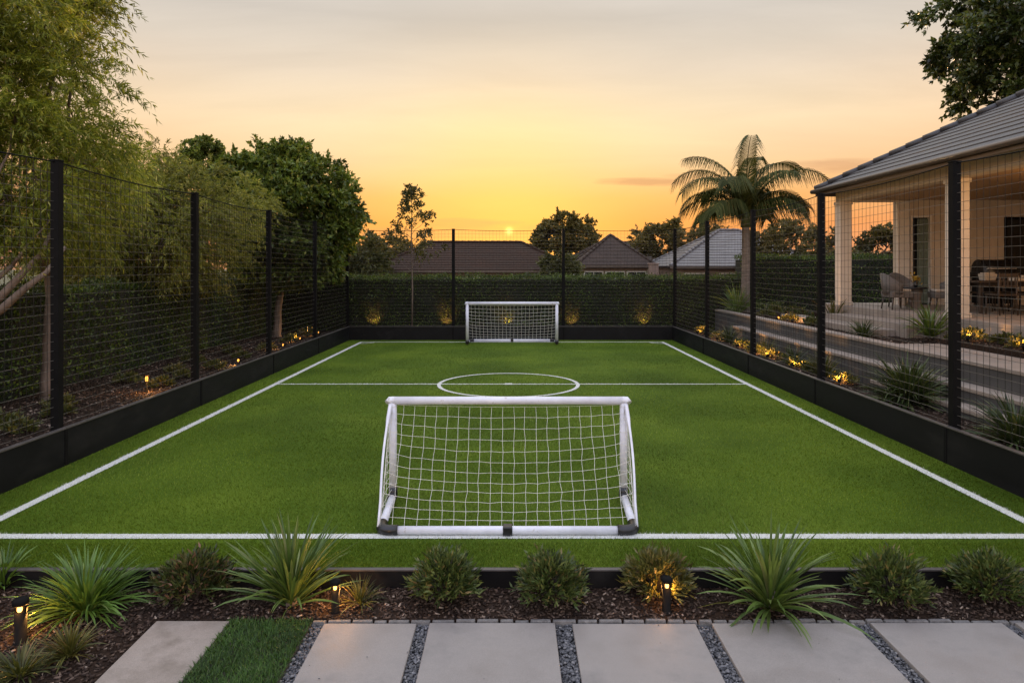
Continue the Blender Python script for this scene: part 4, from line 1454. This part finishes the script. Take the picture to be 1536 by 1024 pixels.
# ------------------------------------------------------------------ trees
NARROW = (.12, .021)
cA = np.array([-8.55, 11.6, 5.9])
tree('feathery_tree', 'tall feathery olive tree on the hedge side, running out of the top of the picture', (-8.0, 11.77, LZ), (-8.0, 11.8, 2.35), .105, cA, (2.45, 2.3, 3.7), 330, .45, M['feather'], M['bark'],
     19, .60, 26, NARROW, droop=.45, out=.55, inner=.30, limbs=60, ldroop=.35, zmin=2.55, shape=lambda c: CX + F * c[0] / c[1] < (142 if c[2] > 5.6 else 168 + (5.6 - c[2]) * 40),
     extra=[at(205, 45, 10.6), at(185, 75, 10.8), at(170, 20, 10.8), at(150, 60, 10.7), at(190, 110, 11), at(215, 185, 11.5), at(235, 205, 12), at(200, 160, 11.5), at(180, 130, 11.3), at(150, 20, 11), at(130, -20, 11)] )
tree('feathery_tree', 'pale olive feathery tree bulging out over the dark hedge', (-9.9, 17.6, LZ), (-9.7, 17.6, 2.0), .12, (-9.35, 17.2, 3.65), (2.85, 2.1, 2.2), 330, .42, M['feather2'], M['bark'],
     18, .55, 26, (.11, .022), droop=.5, out=.5, inner=.08, limbs=50, ldroop=.35, zmin=1.95)
tree('feathery_tree', 'feathery tree cut by the picture edge, only slanting limbs and foliage showing', (-8.5, 10.0, LZ), (-8.38, 10.15, 1.42), .12, (-9.4, 10.6, 5.2), (2.1, 1.9, 2.7), 150, .45, M['feather'], M['bark'],
     16, .6, 24, NARROW, droop=.45, out=.55, limbs=40, ldroop=.35, zmin=2.6, shape=lambda c: CX + F * c[0] / c[1] < 110,
     boughs=[[(-8.38, 10.15, 1.42), at(0, 446, 10.4), at(34, 410, 10.5), at(62, 380, 10.6), at(84, 330, 10.8)], [(-8.38, 10.15, 1.42), at(2, 464, 10.3), at(38, 432, 10.3), at(70, 408, 10.4), at(98, 370, 10.6)]],
     extra=[at(40, 380, 10.4), at(20, 330, 10.4), at(75, 330, 10.6), at(90, 280, 10.8)])
tree('round_tree', 'round dense dark green tree past the end of the long hedge', (-7.75, 22.4, LZ), (-7.6, 22.4, 1.9), .13, (-7.45, 22.5, 4.2), (2.3, 2.1, 2.3), 420, .36, M['broad'], M['bark'],
     16, .34, 18, (.15, .085), droop=.2, out=.7, inner=.5, limbs=50, zmin=1.85, lumpy=.03)
tree('dark_tree', 'small dark treetop rising between the feathery and the round tree', (-19, 42, -.3), (-19, 42, 6), .2, (-19.2, 42, 9.2), (1.25, 1.2, 1.25), 60, .4, M['broad'], M['darkbark'], 14, .4, 14, (.2, .12), limbs=14)
cTR = np.array([24.9, 30, 12.4])
tree('large_tree', 'large leafy tree rising behind the slate roof of the house', (24.5, 30.2, .5), (24.3, 30, 7), .35, cTR, (5.6, 4.5, 5.4), 330, .75, M['broad2'], M['darkbark'], 16, .62, 18, (.25, .14),
     droop=.25, out=.7, inner=.35, limbs=60)
tree('umbrella_tree', 'round umbrella shaped tree between the brown and the pyramid roofs', (5.9, 74, -.3), (5.9, 74, 4.0), .3, (5.75, 74, 5.2), (3.4, 2.8, 3.1), 150, .6, M['far_leaf_hazed'], M['darkbark'], 14, .5, 14, (.30, .18),
     inner=.6, flat=.6, lumpy=.03, limbs=44, droop=.1)
bush = [('far_tree', 'dark bushy tree with a thin trunk beside the pale metal roof', (12.6, 60, -.3), (12.6, 60, 3.4), .14, (12.9, 60, 4.9), (2.4, 2, 1.7), 40, 'far_leaf_hazed'),
        ('far_tree', 'dark tree behind the palm at the left of its trunk', (19, 64, -.3), (19, 64, 2.5), .2, (18.8, 64, 4.4), (2.9, 2.2, 1.9), 40, 'far_leaf_hazed'),
        ('far_tree', 'broad dark tree mass between the palm and the veranda', (18, 44, -.3), (18, 44, 2.2), .2, (17.6, 43, 3.9), (2.6, 2.2, 1.5), 46, 'far_leaf_hazed'),
        ('far_tree', 'pale green tree over the hedge beside the round dense tree', (-9.8, 44, -.3), (-9.8, 44, 1.8), .14, (-9.6, 44, 3.1), (1.6, 1.5, 1.35), 34, 'far_light'),
        #('far_tree', 'hazy bush just in front of the left end of the brown roof', (-7.6, 43.5, -.3), (-7.6, 43.5, 1.6), .1, (-7.6, 43.5, 2.6), (1.1, 1.0, .8), 20, 'far_light'),
        ('far_tree', 'low green bush between the brown roof and the pyramid roof', (3.0, 45, -.3), (3.0, 45, 1.4), .1, (3.05, 45, 2.4), (1.15, 1.1, .85), 26, 'far_light'),
        ('far_tree', 'leafy tree seen through the open end of the veranda', (17.6, 34, -.3), (17.6, 34, 2.2), .12, (18.6, 34, 3.5), (1.25, 1.2, 1.2), 30, 'far_leaf_hazed'),
        ('far_tree', 'low pale bush beyond the hedge beside the veranda column', (14.5, 33, -.3), (14.5, 33, 1.5), .1, (15.2, 33, 2.7), (1.6, 1.2, .7), 26, 'far_light'),
        ('far_tree', 'dark far tree on the skyline behind the brown roof, left end', (-17, 90, -.3), (-17, 90, 3), .25, (-17, 90, 4.6), (4.2, 3, 1.9), 40, 'far_leaf_hazed'),
        ('far_tree', 'wide far tree on the skyline behind the young thin tree', (-11.5, 95, -.3), (-11.5, 95, 3), .25, (-11, 95, 4.2), (4.5, 3, 1.5), 40, 'far_leaf_hazed')]
for nm, lb, b_, f_, r_, c_, R_, nc_, mt_ in bush:
    sc = b_[1] / 45
    tree(nm, lb, b_, f_, r_, c_, R_, nc_ * 2, .42 * sc ** .5, M[mt_], M['darkbark'], 15, .42 * sc ** .5, 13, (.19 * sc ** .6, .11 * sc ** .6), group='trees beyond the hedge', limbs=16, droop=.15, inner=.3)


def young_tree(base, top, label):
    root = empty('young_tree', base, label, 'tree')
    x, y, z = base
    m = MB()
    m.tube([(x, y, z - .05), (x + .02, y, z + 1.5), (x - .02, y, z + 3.2), (x + .01, y, top)], [.034, .028, .019, .004], 8)
    cs, rs = [], []
    for i in range(36):
        zz = z + 1.9 + (top - z - 2.1) * (i / 35) ** .9
        k = (zz - z - 1.9) / (top - z - 1.9)
        L = (.18 + 1.25 * (1 - k) ** .9) * random.uniform(.7, 1.12)
        a = i * 2.4 + random.uniform(-.4, .4)
        e = random.uniform(.35, .8)
        end = (x + L * math.cos(a) * math.cos(e), y + L * math.sin(a) * math.cos(e), zz + L * math.sin(e))
        pts = limb(m, (x, y, zz), end, .009, .003, .04, 5, 5, .05)
        for q in pts[3:] + [pts[-1]]:
            cs.append(q); rs.append(.05)
    m.build('trunk', M['bark'], root)
    V, Fc = crown_leaves(np.array(cs), np.array(rs), 6, .17, 4, (.098, .055), np.array([x, y, (z + top) / 2]), .5, .2, .8)
    np_obj('crown', V, Fc, [M['young']], root)
    return root


young_tree((-3.56, 24.15, .3), 5.42, 'thin young tree with sparse leaves standing at the far fence')


def palm(base, label):
    root = empty('palm_tree', base, label, 'palm')
    x, y, z = base
    m = MB()
    pts, rs = [], []
    n = 46
    top = 3.95
    for i in range(n + 1):
        s = i / n
        pts.append((x + .10 * math.sin(s * 2.0) * .4, y, z - .1 + (top - z + .1) * s))
        rs.append((.155 - .03 * s + .03 * max(0, .12 - s) / .12) * (1.0 + (.05 if i % 2 else -.02)))
    m.tube(pts, rs, 16)
    m.build('trunk', M['palmbark'], root)
    cx, cy, cz = x + .04 * math.sin(2.0), y, top
    m = MB()
    m.tube([(cx, cy, cz - .05), (cx, cy, cz + .35), (cx, cy, cz + .9)], [.17, .14, .05], 12)
    m.build('crownshaft', M['yucca_dark'], root)
    #       azimuth, start elevation, arch, length  (0 = towards +x)
    fr = [(PI - .15, .72, 1.15, 2.6), (.1, .80, 1.25, 2.75), (PI + .2, 1.12, 1.75, 3.4), (-.15, 1.18, 1.75, 3.9), (PI - .35, 1.30, 1.75, 3.9), (.35, 1.38, 1.5, 4.0),
          (PI / 2 - .5, 1.5, 1.3, 3.9), (-PI / 2 - .3, 1.52, 1.1, 3.7), (PI / 2 + 1.1, 1.42, 1.2, 3.7), (-PI / 2 + .5, 1.2, 1.3, 3.2), (-PI / 2 - .6, 1.15, 1.5, 3.2), (PI / 2 + .5, 1.1, 1.5, 3.1), (PI / 2 - .6, 1.05, 1.5, 3.1),
          (-PI / 2 + .9, .75, 1.3, 2.5), (PI + .7, .70, 1.3, 2.5), (.9, .65, 1.2, 2.6), (PI - .9, .6, 1.2, 2.5), (-.35, .62, 1.35, 2.6), (PI + .3, .55, 1.2, 2.35), (.2, 1.0, 1.7, 3.1), (PI - .1, .95, 1.75, 3.0)]
    for az, el, arch, L in fr:
        az += random.uniform(-.08, .08)
        L *= random.uniform(.84, .95)
        seg = 22
        p = Vector((cx, cy, cz + .25))
        pts = [p.copy()]
        dirs = []
        for i in range(seg):
            s = (i + .5) / seg
            e = el - (arch + .45) * s ** 1.7
            d = Vector((math.cos(az) * math.cos(e), math.sin(az) * math.cos(e), math.sin(e)))
            p = p + d * (L / seg)
            pts.append(p.copy()); dirs.append(d)
        dirs.append(dirs[-1])
        V, Fc = [], []
        off = 0
        # rachis as a slim square tube
        for i, q in enumerate(pts):
            r = .022 * (1 - i / len(pts)) + .004
            sd_ = Vector((-math.sin(az), math.cos(az), 0))
            upv = sd_.cross(dirs[i])
            for (a_, b_) in ((-1, -1), (1, -1), (1, 1), (-1, 1)):
                V.append(tuple(q + sd_ * a_ * r + upv * b_ * r))
        for i in range(len(pts) - 1):
            for k in range(4):
                Fc.append((i * 4 + k, i * 4 + (k + 1) % 4, i * 4 + 4 + (k + 1) % 4, i * 4 + 4 + k))
        off = len(V)
        nl = 74
        for i in range(nl):
            s = .13 + .87 * i / (nl - 1)
            fi = s * seg
            i0 = min(int(fi), seg - 1)
            q = pts[i0].lerp(pts[i0 + 1], fi - i0)
            d = dirs[i0]
            sd_ = Vector((-math.sin(az), math.cos(az), 0))
            upv = sd_.cross(d) * -1
            if upv.z < 0: upv = -upv
            ll = (.86 * math.sin(PI * min(1, .18 + s * .74)) ** .8 + .06) * random.uniform(.85, 1.1)
            for k in (-1, 1):
                ld = (sd_ * k * .72 + d * .72 + upv * .22).normalized()
                wv = d.cross(ld).normalized().cross(ld) * .0165
                mid = q + ld * ll * .5 - Vector((0, 0, ll * .12))
                tip = q + ld * ll * .9 - Vector((0, 0, ll * random.uniform(.65, 1.0)))
                V += [tuple(q + wv * .6), tuple(q - wv * .6), tuple(mid - wv), tuple(mid + wv), tuple(tip - wv * .15), tuple(tip + wv * .15)]
                Fc += [(off, off + 1, off + 2, off + 3), (off + 3, off + 2, off + 4, off + 5)]
                off += 6
        np_obj('frond', V, Fc, [M['palm_leaf']], root)
    return root


palm((7.98, 23.5, 1.0), 'tall palm tree with arching fronds on the terrace bed')

# ------------------------------------------------------------------ planting in the front bed
Y1 = bed(437, 906, BZ)
clump_plant('yucca_plant', Y1, M['yucca'], 170, .68, .026, .05, 'large spiky strap leaved yucca left of the near goal', stump=.14, el=(.42, 1.55), droop=(.15, .95), seg=6)
Y2 = bed(1155, 912, BZ)
clump_plant('yucca_plant', Y2, M['yucca'], 150, .70, .032, .05, 'large spiky strap leaved yucca right of the near goal', stump=.14, el=(.30, 1.55), droop=(.2, 1.0), seg=6)
clump_plant('leafy_clump', bed(130, 915, BZ), M['fresh'], 330, .50, .020, .16, 'broad fresh green clump of strap leaves behind the leftmost bollard', el=(.15, 1.35), droop=(.3, 1.2))
clump_plant('leafy_clump', bed(4, 878, BZ), M['fresh'], 150, .36, .018, .10, 'pale green strap leaved clump cut by the left picture edge', el=(.3, 1.4), droop=(.3, 1.1))
clump_plant('leafy_clump', bed(104, 984, BZ), M['olive_shrub'], 130, .25, .012, .06, 'small pale tuft between the leftmost bollard and stained slab', el=(.3, 1.45), droop=(.2, 1.0))
clump_plant('leafy_clump', bed(30, 1012, BZ), M['cover'], 150, .22, .013, .12, 'low olive tuft in the bottom left corner', el=(.2, 1.2), droop=(.3, 1.0))
clump_plant('leafy_clump', bed(540, 906, BZ), M['cover'], 90, .22, .009, .05, 'small grassy tuft beside the bollard and left yucca', el=(.4, 1.5), droop=(.2, .9))
round_shrub('round_shrub', bed(293, 898, BZ), M['bronze'], .31, .36, 'round shrub with bronze pink tips between green clump and left yucca', group='round shrubs in the front bed')
for (px, py, mt, r_, h_, lb) in ((668, 901, 'shrub', .29, .38, 'round green shrub in front of the left half of the near goal'), (827, 905, 'shrub', .28, .39, 'round green shrub in front of the right half of the near goal'),
                                 (985, 893, 'olive_shrub', .27, .36, 'olive shrub right behind the lit bollard near the right yucca'), (1337, 904, 'shrub', .30, .39, 'round shrub just right of the right yucca'),
                                 (1487, 902, 'shrub', .29, .38, 'round dark shrub at the right picture edge')):
    round_shrub('round_shrub', bed(px, py, BZ), M[mt], r_, h_, lb, group='round shrubs in the front bed')
# a few fallen bits of straw-coloured leaf litter are part of the chips

# planting outside the fences
clump_plant('strap_plant', (6.42, 11.1, .30), M['yucca_dark'], 380, .88, .036, .15, 'large dark strap leaved clump behind the fence, below the terrace steps', el=(.25, 1.5), droop=(.4, 1.5), xmin=5.76)
clump_plant('strap_plant', (6.30, 8.55, .30), M['yucca_dark'], 200, .74, .030, .12, 'dark strap leaved clump by the right picture edge, outside the fence', el=(.2, 1.45), droop=(.4, 1.3), xmin=5.76)
clump_plant('strap_plant', (8.75, 14.3, 1.05), M['yucca'], 70, .85, .045, .08, 'upright green strap plant at the patio edge beside the middle column', el=(.5, 1.5), droop=(.3, 1.2))
clump_plant('strap_plant', (7.62, 23.2, .98), M['yucca'], 110, 1.15, .035, .15, 'tall pale grassy plant at the foot of the palm', el=(.5, 1.5), droop=(.3, 1.1))
clump_plant('strap_plant', (8.9, 19.0, 1.0), M['cover'], 40, .8, .03, .08, 'thin upright plant in the bed beside the end veranda column', el=(.9, 1.5), droop=(.2, .7))

for q, (loc, L, lb, mt) in enumerate((((6.35, 13.9, .30), .55, 'brownish grassy tuft just behind the big dark strap clump outside the fence', 'cover'), ((6.42, 15.6, .30), .5, 'grassy tuft against the wall foot, before the third terrace side post', 'yucca_dark'),
                                      ((6.45, 17.4, .30), .5, 'grassy tuft against the wall foot, past the third terrace side post', 'cover'), ((6.4, 20.2, .30), .6, 'grassy tuft at the wall foot near the fourth terrace side post', 'yucca_dark'),
                                      ((7.7, 15.0, .98), .5, 'leafy strap plant on the upper bed in front of the stone steps', 'yucca_dark'), ((8.6, 10.2, 1.12), .5, 'green strap plant in the bed at the right picture edge', 'yucca'))):
    clump_plant('strap_plant', loc, M[mt], 120, L, .022, .10, lb, el=(.35, 1.5), droop=(.3, 1.2), xmin=5.76)


def cover_plant(loc, r, label, group, mat='cover', h=.8):
    root = round_shrub('low_plant', loc, M[mat], r, r * h, label, nsprig=46, leaf=(.085, .035), per=9, group=group, cat='plant')
    return root


GL = 'low plants behind the hedge side fence'
lefts = [((-6.57, 8.1), .26, 'low yellow lit plant behind the fence at the left picture edge', 'olive_shrub'), ((-6.72, 9.3), .22, 'low plant just past the nearest fence post on the hedge side', 'cover'),
         ((-6.92, 10.4), .2, 'low plant in front of the feathery tree trunk', 'cover'), ((-6.62, 12.9), .22, 'low plant just past the second hedge side post', 'cover'),
         ((-6.67, 13.9), .2, 'low plant between the second and third hedge side posts, nearer', 'olive_shrub'), ((-6.62, 15.2), .24, 'low plant just before the third hedge side post', 'cover'),
         ((-6.72, 16.9), .22, 'low plant just past the third hedge side post', 'cover'), ((-6.72, 18.6), .26, 'low plant before the fourth hedge side post', 'olive_shrub'),
         ((-6.72, 20.6), .3, 'low lit plant past the fourth hedge side post', 'cover'), ((-6.72, 22.4), .34, 'plant glowing in the far hedge side corner', 'olive_shrub')]
lefts += [((-7.3, 11.0), .24, 'low plant at the root of the feathery tree trunk', 'olive_shrub'), ((-7.5, 13.3), .26, 'low plant near the hedge foot, level with the second post', 'cover'),
          ((-7.2, 14.6), .22, 'low plant close to the hedge, past the lit path light', 'olive_shrub'), ((-7.6, 16.2), .28, 'low plant by the hedge, level with the third post', 'cover'),
          ((-7.4, 18.0), .26, 'low plant by the hedge, past the third post', 'cover'), ((-7.2, 9.6), .26, 'low leafy plant near the hedge, close to the nearest post', 'cover'),
          ((-7.0, 8.5), .24, 'low leafy plant near the hedge at the left picture edge', 'cover')]
for (x, y), r_, lb, mt in lefts:
    cover_plant((x, y, LZ), r_, lb, GL, mt)
GR = 'low plants behind the terrace side fence'
rights = [((6.29, 13.0), .24, 'low lit plant just before the big dark strap clump, past the second terrace side post', 'olive_shrub'), ((6.29, 14.3), .22, 'low plant midway between second and third terrace side posts', 'cover'),
          ((6.34, 15.2), .24, 'low plant just before the third terrace side post', 'cover'), ((6.34, 16.7), .26, 'low glowing plant just past the third terrace side post', 'olive_shrub'),
          ((6.34, 17.8), .24, 'low plant between third and fourth terrace side posts', 'cover'), ((6.34, 19.0), .26, 'low plant just before the fourth terrace side post', 'cover'),
          ((6.34, 21.0), .3, 'low plant past the fourth terrace side post', 'olive_shrub'), ((6.39, 22.8), .34, 'plant glowing in the far terrace side corner', 'cover')]
for (x, y), r_, lb, mt in rights:
    cover_plant((x, y, .30), r_, lb, GR, mt)
GU = 'small plants on the upper terrace bed'
ups = [((7.75, 20.9), .28, 'small plant on the upper bed nearest the palm', 'cover'), ((7.8, 19.2), .24, 'small lit plant on the upper bed above the wall, left of the fence post', 'olive_shrub'), ((8.3, 21.6), .4, 'bushy plant on the upper bed in front of the back hedge', 'cover'),
       ((8.6, 20.4), .36, 'reddish plant on the upper bed before the back hedge', 'bronze'), ((7.75, 17.6), .2, 'small plant on the upper bed beside the stone steps', 'cover'), ((8.35, 22.6), .45, 'dark bushy plant right of the palm trunk', 'shrub'), ((8.9, 21.6), .38, 'tallish leafy plant between palm and end column, before the hedge', 'cover'), ((8.0, 18.2), .26, 'rounded green plant left of the stone steps', 'shrub'), ((9.0, 23.4), .42, 'dark rounded bush against the hedge right of the palm', 'shrub'), ((8.65, 12.9), .30, 'lit plant on the bed under the patio edge near the column', 'olive_shrub'),
       ((8.7, 11.6), .26, 'low lit plant in the bed right of the nearest fence post', 'olive_shrub'), ((8.95, 13.6), .3, 'low green plant at the foot of the middle column', 'cover'), ((8.9, 12.3), .26, 'low green plant under the dining area edge', 'cover')]
for (x, y), r_, lb, mt in ups:
    cover_plant((x, y, 1.0 if y > 13.2 else 1.12), r_, lb, GU, mt)

# ------------------------------------------------------------------ uplights
for px, lb in ((559, 'uplight at the far hedge, left of the thin young tree'), (667, 'uplight at the far hedge, just left of the far goal'), (862, 'uplight at the far hedge, just right of the far goal'),
               (970, 'uplight at the far hedge near the terrace side corner'), (764, 'uplight at the far hedge hidden low behind the far goal')):
    x = gx(px, 24.25)
    spotlight((x, 24.30, .40), (x + random.uniform(-.1, .1), 24.6, .72), lb, random.uniform(22, 36), 100)
for (x, y, lb, tx, ty) in ((-6.05, 22.9, 'uplight in the far hedge side corner', -6.6, 22.6), (-6.05, 20.9, 'uplight past the fourth hedge side post', -6.5, 20.6), (-6.0, 19.2, 'uplight before the fourth hedge side post', -6.5, 18.7),
                           (-5.98, 16.0, 'uplight at the third hedge side post', -6.3, 15.3), (-5.95, 7.75, 'uplight behind the fence at the left picture edge', -6.2, 8.1)):
    spotlight((x - .42, y, LZ), (tx - .35, ty, LZ + .25), lb, 36, 120)
for (x, y, lb, tx, ty) in ((5.95, 22.6, 'uplight in the far terrace side corner', 6.3, 22.9), (5.95, 20.4, 'uplight past the fourth terrace side post', 6.3, 20.9), (5.95, 18.6, 'uplight before the fourth terrace side post', 6.3, 18.9),
                           (5.95, 17.2, 'uplight between third and fourth terrace side posts', 6.3, 17.7), (5.95, 16.4, 'uplight just past the third terrace side post', 6.3, 16.8), (5.93, 14.9, 'uplight before the third terrace side post', 6.3, 15.2),
                           (5.93, 12.75, 'uplight past the second terrace side post near the dark clump', 6.2, 13.1)):
    spotlight((x + .16, y, .30), (tx + .12, ty, .55), lb, 36, 120)
for (x, y, z, lb, tx, ty) in ((7.6, 19.6, .98, 'small uplight on the upper bed near the palm', 7.85, 19.2), (7.62, 18.6, .98, 'small uplight on the upper bed left of the steps', 7.9, 19.0), (8.4, 12.6, 1.12, 'small uplight in the bed right of the nearest post', 8.7, 12.9),
                              (8.45, 11.3, 1.12, 'small uplight at the low plant below the patio', 8.7, 11.6)):
    spotlight((x, y, z), (tx, ty, z + .3), lb, 34, 110)
p = bed(220, 588, LZ)
sb = empty('path_light', (p[0], p[1], LZ), 'small lit path light behind the fence between the first two hedge side posts', 'lamp')
MB().lathe((p[0], p[1], LZ), [(.03, -.02), (.03, .01), (.018, .02), (.018, .20)], 12).build('stem', M['black'], sb)
MB().lathe((p[0], p[1], LZ), [(.018, .20), (.022, .21), (.024, .26), (.015, .30)], 14).build('lens', M['lens_small'], sb)
MB().lathe((p[0], p[1], LZ), [(.05, .295), (.055, .31), (.02, .33)], 14).build('cap', M['black'], sb)
point(sb, (p[0] + .12, p[1] - .1, LZ + .24), 16, .03)
